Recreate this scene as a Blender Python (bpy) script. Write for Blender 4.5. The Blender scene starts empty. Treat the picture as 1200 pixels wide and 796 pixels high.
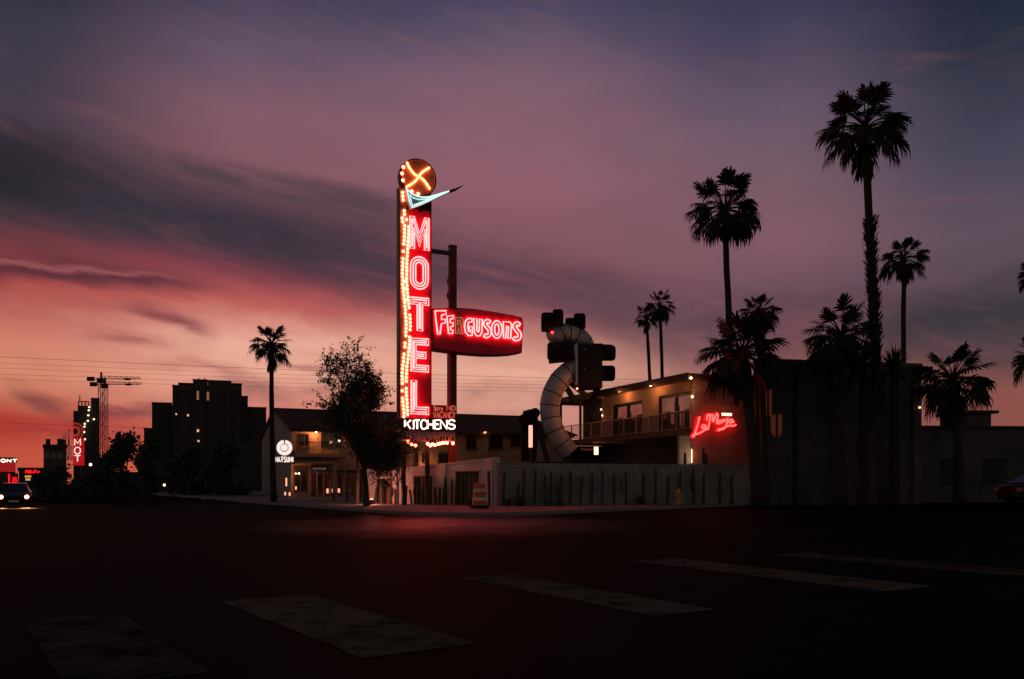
import bpy, math, random
from mathutils import Vector, Matrix

R = random.Random(11)
scene = bpy.context.scene
COL = scene.collection
CAMZ, HY, FPX, CX = 1.3, 563.0, 1000.0, 600.0   # camera height; horizon row, focal length and centre column of the 1200 px photograph
sin, cos, pi = math.sin, math.cos, math.pi

def P(px, py, D):
    return Vector(((px - CX) / FPX * D, D, CAMZ + (HY - py) / FPX * D))
def GX(px, D): return (px - CX) / FPX * D
def GZ(py, D): return CAMZ + (HY - py) / FPX * D

class Plane:
    """a vertical wall plane through (x0,y0) running at angle th: photograph pixel -> (run, height)"""
    def __init__(s, x0, y0, th):
        s.x0, s.y0, s.c, s.s = x0, y0, cos(th), sin(th)
    def uz(s, px, py):
        t = (px - CX) / FPX
        u = (t * s.y0 - s.x0) / (s.c - t * s.s)
        return u, CAMZ + (HY - py) / FPX * (s.y0 + u * s.s)
    def u(s, px): return s.uz(px, HY)[0]

# ------------------------------------------------------------------ mesh builder
class MB:
    def __init__(s): s.v = []; s.f = []
    def add(s, vs, fs):
        b = len(s.v); s.v += [tuple(v) for v in vs]; s.f += [tuple(i + b for i in f) for f in fs]; return s
    def box(s, x0, x1, y0, y1, z0, z1):
        return s.add([(x0,y0,z0),(x1,y0,z0),(x1,y1,z0),(x0,y1,z0),(x0,y0,z1),(x1,y0,z1),(x1,y1,z1),(x0,y1,z1)],
              [(0,3,2,1),(4,5,6,7),(0,1,5,4),(1,2,6,5),(2,3,7,6),(3,0,4,7)])
    def bar(s, p, q, w, h=None, up=(0,0,1)):
        p, q = Vector(p), Vector(q); d = (q - p).normalized(); up = Vector(up)
        if abs(d.dot(up)) > .98: up = Vector((0,1,0))
        a = d.cross(up).normalized() * w / 2; b = a.normalized().cross(d).normalized() * (h or w) / 2
        vs = [p-a-b, p+a-b, p+a+b, p-a+b, q-a-b, q+a-b, q+a+b, q-a+b]
        return s.add(vs, [(0,1,2,3),(7,6,5,4),(0,4,5,1),(1,5,6,2),(2,6,7,3),(3,7,4,0)])
    def tube(s, pts, r, n=6, closed=False):
        pts = [Vector(p) for p in pts]; m = len(pts)
        if m < 2: return s
        rs = list(r) if hasattr(r, '__len__') else [r] * m
        vs = []; N = None
        for i, p in enumerate(pts):
            if closed: t = pts[(i+1) % m] - pts[i-1]
            else: t = pts[min(i+1, m-1)] - pts[max(i-1, 0)]
            if t.length < 1e-9: t = Vector((0,0,1))
            t.normalize()
            if N is None:
                N = t.orthogonal().normalized()
            else:
                N = N - t * N.dot(t)
                N = N.normalized() if N.length > 1e-6 else t.orthogonal().normalized()
            B = t.cross(N)
            for k in range(n):
                a = 2 * pi * k / n
                vs.append(p + (N * cos(a) + B * sin(a)) * rs[i])
        fs = []
        for i in range(m if closed else m - 1):
            j = (i + 1) % m
            for k in range(n):
                l = (k + 1) % n
                fs.append((i*n+k, i*n+l, j*n+l, j*n+k))
        if not closed:
            fs.append(tuple(range(n))[::-1]); fs.append(tuple((m-1)*n + k for k in range(n)))
        return s.add(vs, fs)
    def prism(s, poly, y0, y1):
        """poly in (x,z), extruded along y"""
        n = len(poly)
        vs = [(x, y0, z) for x, z in poly] + [(x, y1, z) for x, z in poly]
        fs = [tuple(range(n)), tuple(range(n, 2*n))[::-1]]
        fs += [(i, i+n, (i+1) % n + n, (i+1) % n) for i in range(n)]
        return s.add(vs, fs)
    def slab(s, poly, z0, z1):
        n = len(poly)
        vs = [(x, y, z0) for x, y in poly] + [(x, y, z1) for x, y in poly]
        fs = [tuple(range(n))[::-1], tuple(range(n, 2*n))] + [(i, (i+1) % n, (i+1) % n + n, i + n) for i in range(n)]
        return s.add(vs, fs)
    def lathe(s, prof, n=16, o=(0,0,0), axis='z', cap=True):
        """profile of (r, h) turned about an axis through o"""
        o = Vector(o); vs = []
        for r, h in prof:
            for k in range(n):
                a = 2 * pi * k / n; c, d = r * cos(a), r * sin(a)
                vs.append(o + Vector({'z': (c, d, h), 'x': (h, c, d), 'y': (c, -h, d)}[axis]))
        m = len(prof); fs = []
        for i in range(m - 1):
            for k in range(n):
                l = (k + 1) % n; fs.append((i*n+k, i*n+l, (i+1)*n+l, (i+1)*n+k))
        if cap: fs.append(tuple(range(n))[::-1]); fs.append(tuple((m-1)*n+k for k in range(n)))
        return s.add(vs, fs)
    def ball(s, o, r, n=8, m=5, sz=1.0):
        o = Vector(o)
        pr = [(max(r * sin(pi * i / m), r * .02), -r * sz * cos(pi * i / m)) for i in range(m + 1)]
        return s.lathe(pr, n, o)
    def build(s, name, mat=None, parent=None, smooth=False, loc=None, rz=None):
        me = bpy.data.meshes.new(name); me.from_pydata(s.v, [], s.f); me.validate(); me.update()
        if mat: me.materials.append(mat)
        if smooth:
            me.polygons.foreach_set('use_smooth', [True] * len(me.polygons))
        o = bpy.data.objects.new(name, me); COL.objects.link(o)
        if parent: o.parent = parent
        if loc is not None: o.location = loc
        if rz is not None: o.rotation_euler = (0, 0, rz)
        return o

def tag(o, label=None, cat=None, group=None, kind=None):
    if label: o['label'] = label
    if cat: o['category'] = cat
    if group: o['group'] = group
    if kind: o['kind'] = kind
    return o
def thing(name, label, cat, loc=(0,0,0), rz=0.0, group=None):
    o = bpy.data.objects.new(name, None); COL.objects.link(o)
    o.location = loc; o.rotation_euler = (0, 0, rz); o.empty_display_size = .3
    return tag(o, label, cat, group)
def copy_tree(o, parent=None):
    if o.type == 'LIGHT': return None
    c = o.copy(); COL.objects.link(c)
    if parent: c.parent = parent
    for ch in list(o.children): copy_tree(ch, c)
    return c

def smooth(pts, k=6, closed=False):
    """Catmull-Rom through pts"""
    pts = [Vector(p) for p in pts]; n = len(pts); out = []
    for i in range(n if closed else n - 1):
        g = (lambda j: pts[j % n]) if closed else (lambda j: pts[min(max(j, 0), n-1)])
        a, b, c, d = g(i-1), g(i), g(i+1), g(i+2)
        for j in range(k):
            t = j / k
            out.append(.5 * ((2*b) + (c-a)*t + (2*a-5*b+4*c-d)*t*t + (3*b-a-3*c+d)*t**3))
    if not closed: out.append(pts[-1])
    return out

def inset(poly, d):
    """2D polygon offset inwards by d (any orientation)"""
    n = len(poly)
    A = sum(poly[i][0]*poly[(i+1) % n][1] - poly[(i+1) % n][0]*poly[i][1] for i in range(n))
    sg = 1 if A > 0 else -1
    out = []
    for i in range(n):
        p0, p1, p2 = [Vector(poly[j % n]).to_2d() for j in (i-1, i, i+1)]
        e1 = (p1 - p0).normalized(); e2 = (p2 - p1).normalized()
        n1 = Vector((-e1.y, e1.x)) * sg; n2 = Vector((-e2.y, e2.x)) * sg
        b = n1 + n2
        if b.length < .2: b = n1
        b.normalize()
        k = min(1 / max(b.dot(n1), .35), 2.2)
        out.append(tuple(p1 + b * d * k))
    return out

# ------------------------------------------------------------------ materials
MATS = {}
def srgb(r, g, b):
    f = lambda c: (c/255/12.92) if c/255 <= .04045 else ((c/255 + .055)/1.055)**2.4
    return (f(r), f(g), f(b))
def mat(name, col, rough=.7, metal=0.0, var=.25, scale=6.0, bump=.15, bscale=None, brick=None, spec=.4, stain=0.0, cracks=False, chipped=None):
    if name in MATS: return MATS[name]
    m = bpy.data.materials.new(name); m.use_nodes = True; MATS[name] = m
    nt = m.node_tree; N = nt.nodes; L = nt.links
    bs = N['Principled BSDF']; bs.inputs['Roughness'].default_value = rough; bs.inputs['Metallic'].default_value = metal
    bs.inputs['Specular IOR Level'].default_value = spec
    tc = N.new('ShaderNodeTexCoord')
    no = N.new('ShaderNodeTexNoise'); no.inputs['Scale'].default_value = scale; no.inputs['Detail'].default_value = 6; no.inputs['Roughness'].default_value = .65
    L.new(tc.outputs['Object'], no.inputs['Vector'])
    rp = N.new('ShaderNodeValToRGB'); e = rp.color_ramp.elements
    e[0].position = .3; e[1].position = .72
    e[0].color = (*[max(0, c * (1 - var)) for c in col], 1); e[1].color = (*[min(1, c * (1 + var)) for c in col], 1)
    L.new(no.outputs['Fac'], rp.inputs['Fac'])
    src = rp.outputs['Color']; hsrc = None
    if brick:
        bt = N.new('ShaderNodeTexBrick'); bt.inputs['Scale'].default_value = 1.0
        bt.inputs['Brick Width'].default_value = brick[0]; bt.inputs['Row Height'].default_value = brick[1]
        bt.inputs['Mortar Size'].default_value = brick[2]; bt.inputs['Mortar'].default_value = (*[c*.55 for c in col], 1)
        mp = N.new('ShaderNodeMapping'); mp.inputs['Rotation'].default_value = brick[3]
        L.new(tc.outputs['Object'], mp.inputs['Vector']); L.new(mp.outputs['Vector'], bt.inputs['Vector'])
        L.new(src, bt.inputs['Color1']); 
        hs = N.new('ShaderNodeHueSaturation'); hs.inputs['Value'].default_value = .8; L.new(src, hs.inputs['Color']); L.new(hs.outputs['Color'], bt.inputs['Color2'])
        src = bt.outputs['Color']; hsrc = bt.outputs['Fac']
    if stain:
        n3 = N.new('ShaderNodeTexNoise'); n3.inputs['Scale'].default_value = .55; n3.inputs['Detail'].default_value = 8; n3.inputs['Roughness'].default_value = .7
        L.new(tc.outputs['Object'], n3.inputs['Vector'])
        mr = N.new('ShaderNodeMapRange'); mr.inputs['From Min'].default_value = .42; mr.inputs['From Max'].default_value = .62
        mr.inputs['To Min'].default_value = 1; mr.inputs['To Max'].default_value = 1 - stain; L.new(n3.outputs['Fac'], mr.inputs['Value'])
        mx = N.new('ShaderNodeMix'); mx.data_type = 'RGBA'; mx.blend_type = 'MULTIPLY'; mx.inputs['Factor'].default_value = 1
        L.new(src, mx.inputs['A']); L.new(mr.outputs['Result'], mx.inputs['B']); src = mx.outputs['Result']
    if cracks:   # hairline cracks and tar seams
        vo = N.new('ShaderNodeTexVoronoi'); vo.feature = 'DISTANCE_TO_EDGE'; vo.inputs['Scale'].default_value = .28
        wn = N.new('ShaderNodeTexNoise'); wn.inputs['Scale'].default_value = 1.3; wn.inputs['Detail'].default_value = 5
        L.new(tc.outputs['Object'], wn.inputs['Vector'])
        vm = N.new('ShaderNodeVectorMath'); vm.operation = 'MULTIPLY_ADD'; vm.inputs[1].default_value = (.9,.9,0); L.new(wn.outputs['Color'], vm.inputs[0]); L.new(tc.outputs['Object'], vm.inputs[2])
        L.new(vm.outputs[0], vo.inputs['Vector'])
        cr_ = N.new('ShaderNodeMapRange'); cr_.inputs['From Max'].default_value = .012; cr_.inputs['To Min'].default_value = .3; L.new(vo.outputs['Distance'], cr_.inputs['Value'])
        mc = N.new('ShaderNodeMix'); mc.data_type = 'RGBA'; mc.blend_type = 'MULTIPLY'; mc.inputs['Factor'].default_value = 1
        L.new(src, mc.inputs['A']); L.new(cr_.outputs['Result'], mc.inputs['B']); src = mc.outputs['Result']
    if chipped:   # paint worn through to the asphalt
        n6 = N.new('ShaderNodeTexNoise'); n6.inputs['Scale'].default_value = 2.4; n6.inputs['Detail'].default_value = 12; n6.inputs['Roughness'].default_value = .78
        L.new(tc.outputs['Object'], n6.inputs['Vector'])
        mk = N.new('ShaderNodeMapRange'); mk.inputs['From Min'].default_value = chipped[0]; mk.inputs['From Max'].default_value = chipped[1]; L.new(n6.outputs['Fac'], mk.inputs['Value'])
        mc2 = N.new('ShaderNodeMix'); mc2.data_type = 'RGBA'; mc2.inputs['A'].default_value = (.012,.013,.010,1)
        L.new(mk.outputs['Result'], mc2.inputs['Factor']); L.new(src, mc2.inputs['B']); src = mc2.outputs['Result']
    L.new(src, bs.inputs['Base Color'])
    if bump:
        n2 = N.new('ShaderNodeTexNoise'); n2.inputs['Scale'].default_value = bscale or scale * 6; n2.inputs['Detail'].default_value = 4
        L.new(tc.outputs['Object'], n2.inputs['Vector'])
        bp = N.new('ShaderNodeBump'); bp.inputs['Strength'].default_value = bump; bp.inputs['Distance'].default_value = .02
        L.new(n2.outputs['Fac'], bp.inputs['Height'])
        nrm = bp
        if hsrc is not None:
            b2 = N.new('ShaderNodeBump'); b2.inputs['Strength'].default_value = .5; b2.inputs['Distance'].default_value = .02; b2.invert = True
            L.new(hsrc, b2.inputs['Height']); L.new(bp.outputs['Normal'], b2.inputs['Normal']); nrm = b2
        L.new(nrm.outputs['Normal'], bs.inputs['Normal'])
        mr2 = N.new('ShaderNodeMapRange'); mr2.inputs['To Min'].default_value = max(.02, rough - .14); mr2.inputs['To Max'].default_value = min(1, rough + .14)
        mr2.inputs['From Min'].default_value = .3; mr2.inputs['From Max'].default_value = .7
        L.new(no.outputs['Fac'], mr2.inputs['Value']); L.new(mr2.outputs['Result'], bs.inputs['Roughness'])
    if cracks:   # glossier patch put into the road to carry the sign's red sheen
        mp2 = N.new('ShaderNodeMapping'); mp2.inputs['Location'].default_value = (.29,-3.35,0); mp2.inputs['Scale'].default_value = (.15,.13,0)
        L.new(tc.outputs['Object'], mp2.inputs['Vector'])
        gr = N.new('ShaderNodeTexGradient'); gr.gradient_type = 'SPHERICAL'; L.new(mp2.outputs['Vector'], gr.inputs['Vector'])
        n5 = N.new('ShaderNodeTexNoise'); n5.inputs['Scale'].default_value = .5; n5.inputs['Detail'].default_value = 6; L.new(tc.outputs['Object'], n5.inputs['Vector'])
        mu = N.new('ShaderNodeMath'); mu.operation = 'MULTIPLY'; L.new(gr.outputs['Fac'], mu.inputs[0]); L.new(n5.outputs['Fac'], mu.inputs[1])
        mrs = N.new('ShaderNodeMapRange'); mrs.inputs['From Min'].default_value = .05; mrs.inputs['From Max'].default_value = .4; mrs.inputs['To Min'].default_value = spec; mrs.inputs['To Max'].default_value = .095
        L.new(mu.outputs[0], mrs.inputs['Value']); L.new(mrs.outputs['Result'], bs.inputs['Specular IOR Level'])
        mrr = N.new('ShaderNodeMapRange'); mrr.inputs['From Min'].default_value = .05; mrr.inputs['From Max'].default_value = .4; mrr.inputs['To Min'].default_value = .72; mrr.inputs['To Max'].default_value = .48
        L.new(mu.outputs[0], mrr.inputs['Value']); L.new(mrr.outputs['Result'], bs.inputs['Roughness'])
    return m
def glow(name, col, strength=1.0):
    if name in MATS: return MATS[name]
    m = bpy.data.materials.new(name); m.use_nodes = True; MATS[name] = m
    nt = m.node_tree; N = nt.nodes
    N.remove(N['Principled BSDF'])
    e = N.new('ShaderNodeEmission'); e.inputs['Color'].default_value = (*col, 1); e.inputs['Strength'].default_value = strength
    nt.links.new(e.outputs['Emission'], N['Material Output'].inputs['Surface'])
    return m
def glass(name, col=(.02,.02,.022), rough=.05):
    if name in MATS: return MATS[name]
    m = mat(name, col, rough, var=.1, bump=.0, spec=.8)
    return m

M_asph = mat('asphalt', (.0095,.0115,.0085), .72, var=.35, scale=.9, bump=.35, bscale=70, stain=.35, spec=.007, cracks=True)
M_conc = mat('concrete', (.24,.215,.20), .9, var=.2, scale=3, bump=.3, brick=(1.5,1.5,.012,(0,0,.4)), stain=.3)
M_kerb = mat('kerb_concrete', (.22,.21,.2), .85, var=.25, scale=4, bump=.3)
M_paint = mat('road_paint', (.16,.145,.093), .9, var=.3, scale=5, bump=.3, bscale=50, stain=.35, spec=.0, chipped=(.35,.50))
M_paint2 = mat('worn_road_paint', (.12,.11,.075), .9, var=.3, scale=5, bump=.3, bscale=50, stain=.4, spec=.0, chipped=(.36,.54))
M_stucco = mat('white_stucco', (.74,.68,.62), .9, var=.14, scale=2.5, bump=.35, bscale=30, stain=.22)
M_stuccog = mat('grey_block', (.36,.36,.33), .9, var=.16, scale=2, bump=.3, brick=(.4,.2,.01,(pi/2,0,0)), stain=.3)
M_tan = mat('tan_stucco', (.46,.31,.19), .9, var=.16, scale=2, bump=.3, bscale=30, stain=.25)
M_gable = mat('pale_stucco', (.36,.34,.31), .9, var=.16, scale=2, bump=.3, bscale=30, stain=.25)
M_brickp = mat('painted_brick', (.48,.34,.29), .85, var=.15, scale=3, bump=.2, brick=(.4,.13,.012,(pi/2,0,0)), stain=.15)
M_brickd = mat('dark_brick', (.125,.125,.11), .9, var=.2, scale=2.5, bump=.3, brick=(.4,.2,.012,(pi/2,0,0)), stain=.35)
M_tile = mat('roof_tile', (.12,.055,.04), .85, var=.4, scale=3, bump=.4)
M_dark = mat('dark_metal', (.03,.028,.028), .5, .5, var=.3, scale=5, bump=.1)
M_brown = mat('brown_steel', (.13,.055,.035), .7, .0, var=.35, scale=3, bump=.2, stain=.3)
M_sider = mat('sign_side_paint', (.44,.32,.22), .6, .1, var=.3, scale=2, bump=.15, stain=.3)
M_red = mat('sign_red_paint', (.80,.010,.07), .5, var=.18, scale=1.6, bump=.08, stain=.18)
M_disc = mat('disc_orange_paint', (.36,.23,.12), .5, var=.35, scale=2.2, bump=.1, stain=.3)
M_teal = mat('arrow_teal_paint', (.30,.45,.45), .5, var=.15, scale=3, bump=.08)
M_maroon = mat('cabinet_maroon', (.12,.02,.02), .55, .1, var=.3, scale=2, bump=.12)
M_black = mat('sign_black', (.012,.011,.011), .8, var=.3, scale=3, bump=.1)
M_pale = mat('pale_letter', (.75,.5,.3), .6, var=.1, bump=0)
M_mauve = mat('mauve_panel', (.5,.36,.33), .6, var=.2, scale=3, bump=.1, stain=.3)
M_bark = mat('palm_bark', (.038,.030,.025), .95, var=.5, scale=5, bump=.8, bscale=14)
M_frond = mat('palm_frond', (.024,.030,.016), .75, var=.5, scale=1.5, bump=0)
M_dead = mat('dead_frond', (.045,.033,.022), .85, var=.4, scale=1.5, bump=0)
M_leaf = mat('tree_leaf', (.05,.07,.03), .6, var=.5, scale=1.2, bump=0)
M_wood = mat('tree_bark', (.06,.05,.04), .95, var=.4, scale=6, bump=.6)
M_cact = mat('cactus_skin', (.05,.07,.04), .8, var=.35, scale=5, bump=.3)
M_steel = mat('tank_steel', (.56,.52,.52), .50, .35, var=.12, scale=2.5, bump=.06, bscale=3, stain=.25)
M_tyre = mat('tyre_rubber', (.012,.012,.012), .9, var=.3, scale=8, bump=.3)
M_white = mat('white_paint', (.72,.70,.66), .6, var=.1, scale=4, bump=.1)
M_orange = mat('barrel_orange', (.62,.14,.03), .5, var=.15, scale=5, bump=.1, stain=.2)
M_glass = glass('window_glass')
M_refl = mat('reflective_glass', (.50,.46,.46), .05, 1.0, var=.2, scale=.8, bump=0, stain=.3)
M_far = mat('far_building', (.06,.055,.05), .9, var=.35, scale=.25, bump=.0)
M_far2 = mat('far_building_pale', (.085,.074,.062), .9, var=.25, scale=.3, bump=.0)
M_wire = mat('wire_black', (.02,.02,.02), .7, bump=0)
M_carp = mat('car_paint', (.04,.04,.045), .3, .3, var=.1, bump=0)
M_hyd = mat('hydrant_yellow', (.45,.30,.06), .55, var=.2, scale=6, bump=.15)
M_door = mat('curtain_cloth', (.45,.40,.34), .9, var=.2, scale=3, bump=.2)

E_neon = glow('neon_pink', (1.0,.050,.048), 16.0)
E_neonw = glow('neon_white', (1.0,.62,.52), 3.4)
E_neonc = glow('neon_ice', (.72,1.0,.98), 1.05)
E_dim = glow('neon_unlit_glow', (1.0,.24,.12), .62)  # weak glow given to unlit tubes, for light caught from their neighbours
E_bulb = glow('bulb_warm', (1.0,.115,.056), 15)
E_rays = glow('ray_bulbs', (1.0,.14,.045), 12)
E_red = glow('neon_red', (1.0,.018,.015), 15)
E_halo = glow('neon_red_glow', (1.0,.005,.010), 2.6)
E_warm = glow('lamp_warm', (1.0,.52,.20), 30)
E_lampw = glow('lamp_white', (1.0,.62,.36), 2.2)
E_tubel = glow('lamp_tube', (1.0,.36,.26), 1.7)
M_post = mat('red_brown_post', (.26,.05,.035), .65, .0, var=.35, scale=3, bump=.2, stain=.35)
E_head = glow('headlight', (1.0,.30,.17), 9)
E_tail = glow('taillight', (1.0,.04,.05), 2.0)
E_hat = glow('sign_white', (1.0,.83,.76), 1.0)
E_faint = glow('lit_window', (1.0,.22,.12), .05)
E_winf = glow('far_window', (1.0,.50,.26), .22)
E_cand = glow('table_lamp', (1.0,.36,.20), 1.6)
# ------------------------------------------------------------------ sky
def build_world():
    w = bpy.data.worlds.new('World'); scene.world = w; w.use_nodes = True
    nt = w.node_tree; N = nt.nodes; L = nt.links
    for n in list(N): N.remove(n)
    out = N.new('ShaderNodeOutputWorld'); bg = N.new('ShaderNodeBackground'); L.new(bg.outputs[0], out.inputs[0])
    tc = N.new('ShaderNodeTexCoord'); sp = N.new('ShaderNodeSeparateXYZ'); L.new(tc.outputs['Generated'], sp.inputs[0])
    def put(sock, v):
        if isinstance(v, (int, float)): sock.default_value = v
        else: L.new(v, sock)
    def M(op, a, b=0.0, c=None, clamp=False):
        n = N.new('ShaderNodeMath'); n.operation = op; n.use_clamp = clamp
        put(n.inputs[0], a); put(n.inputs[1], b)
        if c is not None: put(n.inputs[2], c)
        return n.outputs[0]
    def MR(v, a, b, c, d, smooth=True):
        n = N.new('ShaderNodeMapRange'); n.interpolation_type = 'SMOOTHSTEP' if smooth else 'LINEAR'
        put(n.inputs['Value'], v)
        for k, x in zip(('From Min', 'From Max', 'To Min', 'To Max'), (a, b, c, d)): put(n.inputs[k], x)
        return n.outputs[0]
    def MIX(f, a, b):
        n = N.new('ShaderNodeMix'); n.data_type = 'RGBA'; put(n.inputs[0], f)
        for s, v in ((n.inputs[6], a), (n.inputs[7], b)):
            if isinstance(v, tuple): s.default_value = (*v, 1)
            else: L.new(v, s)
        return n.outputs[2]
    X, Y, Z = sp.outputs
    az = M('ARCTAN2', X, Y); el = M('ARCSINE', Z)
    def AE(px, py):
        a = math.atan((px - CX) / FPX); return a, math.atan((HY - py) / FPX * cos(a))
    # slow unevenness of the air: displaces every layer
    cv = N.new('ShaderNodeCombineXYZ'); L.new(az, cv.inputs[0]); L.new(el, cv.inputs[1])
    def noise(sx, sy, rot, detail=5, rough=.55, off=0.0, dist=0.0):
        mp = N.new('ShaderNodeMapping'); mp.inputs['Rotation'].default_value = (0, 0, rot); mp.inputs['Location'].default_value = (off, off * .7, off)
        L.new(cv.outputs[0], mp.inputs['Vector'])
        ms = N.new('ShaderNodeMapping'); ms.inputs['Scale'].default_value = (sx, sy, 1); L.new(mp.outputs[0], ms.inputs['Vector'])
        n = N.new('ShaderNodeTexNoise'); n.inputs['Scale'].default_value = 1; n.inputs['Detail'].default_value = detail; n.inputs['Roughness'].default_value = rough
        n.inputs['Distortion'].default_value = dist
        L.new(ms.outputs[0], n.inputs['Vector']); return n.outputs[0]
    n_warp = noise(5, 16, .2, 3, .5, 3.1)
    n_str = noise(5.5, 34, .21, 6, .6, 7.7, .4)      # thin streaks lying along the cloud bank
    n_puff = noise(14, 30, .15, 6, .6, 1.3, .5)
    n_fine = noise(16, 46, .2, 7, .62, 5.5, .6)
    el_w = M('ADD', M('ADD', el, M('MULTIPLY', M('SUBTRACT', n_warp, .5), .045)), M('MULTIPLY', M('SUBTRACT', n_fine, .5), .021))
    cols = [
     (20,  [(-60,(34,36,50)),(10,(55,54,66)),(60,(62,57,70)),(120,(69,60,72)),(190,(60,50,58)),(240,(84,56,60)),(285,(122,66,70)),(330,(168,86,84)),(370,(194,116,106)),(400,(208,130,112)),(430,(216,138,114)),(462,(196,108,88)),(484,(176,58,50)),(506,(168,52,48)),(532,(193,82,62)),(563,(200,95,70))]),
     (300, [(-60,(50,46,64)),(10,(80,71,91)),(60,(102,84,102)),(130,(131,95,108)),(200,(132,92,100)),(260,(110,75,85)),(315,(150,78,86)),(360,(190,106,102)),(402,(236,176,158)),(440,(234,170,148)),(490,(205,112,100)),(525,(200,95,80)),(563,(196,90,74))]),
     (600, [(-60,(52,50,68)),(10,(80,74,97)),(30,(90,80,100)),(100,(126,97,111)),(210,(146,101,112)),(290,(132,90,97)),(330,(130,84,91)),(375,(168,105,104)),(440,(233,173,151)),(490,(208,143,127)),(563,(188,110,98))]),
     (900, [(-60,(38,40,58)),(30,(69,66,89)),(150,(108,90,105)),(280,(130,95,103)),(340,(112,82,94)),(400,(118,78,83)),(470,(160,95,88)),(563,(150,85,78))]),
     (1160,[(-60,(22,28,42)),(10,(38,44,60)),(60,(46,51,66)),(190,(74,71,88)),(270,(96,80,92)),(360,(80,66,76)),(420,(85,64,68)),(464,(138,82,75)),(563,(140,75,65))]),
    ]
    SPAN = .62
    prev = None; pa = None
    for px, st in cols:
        r = N.new('ShaderNodeValToRGB'); cr = r.color_ramp
        st = sorted([(AE(px, py)[1] / SPAN, srgb(*c)) for py, c in st])
        while len(cr.elements) > 1: cr.elements.remove(cr.elements[0])
        cr.elements[0].position = st[0][0]; cr.elements[0].color = (*st[0][1], 1)
        for p, c in st[1:]:
            e = cr.elements.new(p); e.color = (*c, 1)
        put(r.inputs[0], M('DIVIDE', el_w, SPAN))
        a = AE(px, HY)[0]
        prev = r.outputs[0] if prev is None else MIX(MR(az, pa, a, 0, 1), prev, r.outputs[0])
        pa = a
    sky = prev
    # cloud banks: (centre line through three photograph points, half thickness above / below, fade along, strength, colour)
    def band(p0, p1, p2, up, lo, x0, x1, fade, k, col, nz=None, nlo=.34, nhi=.62):
        nonlocal sky
        (a0, e0), (a1, e1), (a2, e2) = AE(*p0), AE(*p1), AE(*p2)
        c2 = ((e2-e0)/(a2-a0) - (e1-e0)/(a1-a0)) / (a2-a1); c1 = (e1-e0)/(a1-a0) - c2*(a0+a1); c0 = e0 - c1*a0 - c2*a0*a0
        d = M('SUBTRACT', el_w, M('MULTIPLY_ADD', M('MULTIPLY_ADD', az, c2, c1), az, c0))
        m = M('MULTIPLY', MR(d, 0, up/FPX, 1, 0), MR(d, -lo/FPX, 0, 0, 1))
        A0, A1, fd = AE(x0, HY)[0], AE(x1, HY)[0], fade/FPX
        m = M('MULTIPLY', m, M('MULTIPLY', MR(az, A0-fd, A0+fd, 0, 1), MR(az, A1-fd, A1+fd, 1, 0)))
        if nz is not None: m = M('MULTIPLY', m, MR(nz, nlo, nhi, .25, 1))
        sky = MIX(M('MULTIPLY', m, k, clamp=True), sky, srgb(*col))
    band((0,205), (250,262), (470,312), 75, 75, -900, 520, 80, .96, (50,46,56), n_str, .24, .52)
    band((-60,188), (20,205), (150,232), 62, 46, -900, 90, 85, .9, (31,30,35), None)
    band((380,290), (560,315), (700,352), 62, 60, 420, 700, 110, .92, (80,58,72), n_str, .28, .56)
    band((640,340), (760,365), (880,385), 50, 60, 640, 900, 80, .8, (84,64,76), n_puff, .25, .5)
    band((150,178), (300,212), (470,252), 22, 22, 140, 470, 50, .85, (72,60,68), n_str, .3, .55)
    band((-60,316), (100,322), (260,346), 24, 20, -300, 235, 70, .95, (88,48,56), n_puff, .1, .42)
    band((-60,292), (40,298), (140,310), 15, 13, -300, 120, 60, .8, (88,50,56), n_str)
    band((-60,306), (60,311), (200,326), 6, 6, -300, 190, 50, .5, (176,108,108), None)
    band((140,360), (195,374), (250,392), 14, 12, 155, 240, 26, .85, (132,68,74), n_puff, .2, .5)
    band((100,388), (150,398), (200,412), 12, 9, 110, 190, 26, .7, (150,84,84), n_puff, .2, .55)
    band((60,352), (130,360), (200,372), 10, 9, 60, 180, 34, .5, (160,84,86), n_str)
    band((150,425), (230,432), (300,446), 11, 10, 160, 290, 30, .55, (168,96,90), n_puff, .25, .55)
    band((0,450), (40,464), (90,482), 16, 12, 16, 72, 14, .8, (122,60,58), n_puff, .15, .5)
    band((90,486), (150,478), (200,470), 13, 14, 96, 190, 28, .85, (128,60,64), n_puff, .15, .5)
    band((250,455), (300,462), (340,472), 20, 16, 262, 330, 26, .65, (132,78,82), n_puff)
    band((310,428), (350,430), (430,436), 7, 6, 318, 440, 24, .6, (158,90,90), None)
    band((340,466), (390,458), (440,456), 12, 12, 350, 440, 26, .5, (140,86,84), n_puff)
    band((540,468), (600,462), (680,470), 16, 14, 545, 680, 30, .55, (142,92,90), n_puff)
    band((880,350), (960,352), (1040,350), 16, 26, 870, 1060, 40, .6, (82,64,74), n_puff)
    band((1000,400), (1120,368), (1260,362), 42, 52, 1010, 1700, 60, .95, (56,51,58), n_puff, .22, .46)
    band((1140,330), (1190,316), (1300,300), 16, 18, 1130, 1700, 40, .6, (62,56,64), n_str)
    # faint mottling everywhere
    sky = MIX(M('MULTIPLY', MR(n_puff, .35, .7, 0, 1), .10), sky, srgb(92,66,76))
    sky = MIX(M('MULTIPLY', MR(n_str, .52, .75, 0, 1), .16), sky, srgb(150,98,98))
    # the unseen eastern sky is pale low down, raised to light the walls, and night blue above; below the horizon it is dark
    hs = N.new('ShaderNodeHueSaturation'); hs.inputs['Saturation'].default_value = 1.10; L.new(sky, hs.inputs['Color']); L.new(MR(el, .06, .22, 0, 1), hs.inputs['Fac']); sky = hs.outputs[0]
    ab = M('ABSOLUTE', az)
    east = MIX(MR(el, .15, .75, 0, 1), srgb(118,104,98), srgb(34,36,50))
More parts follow.
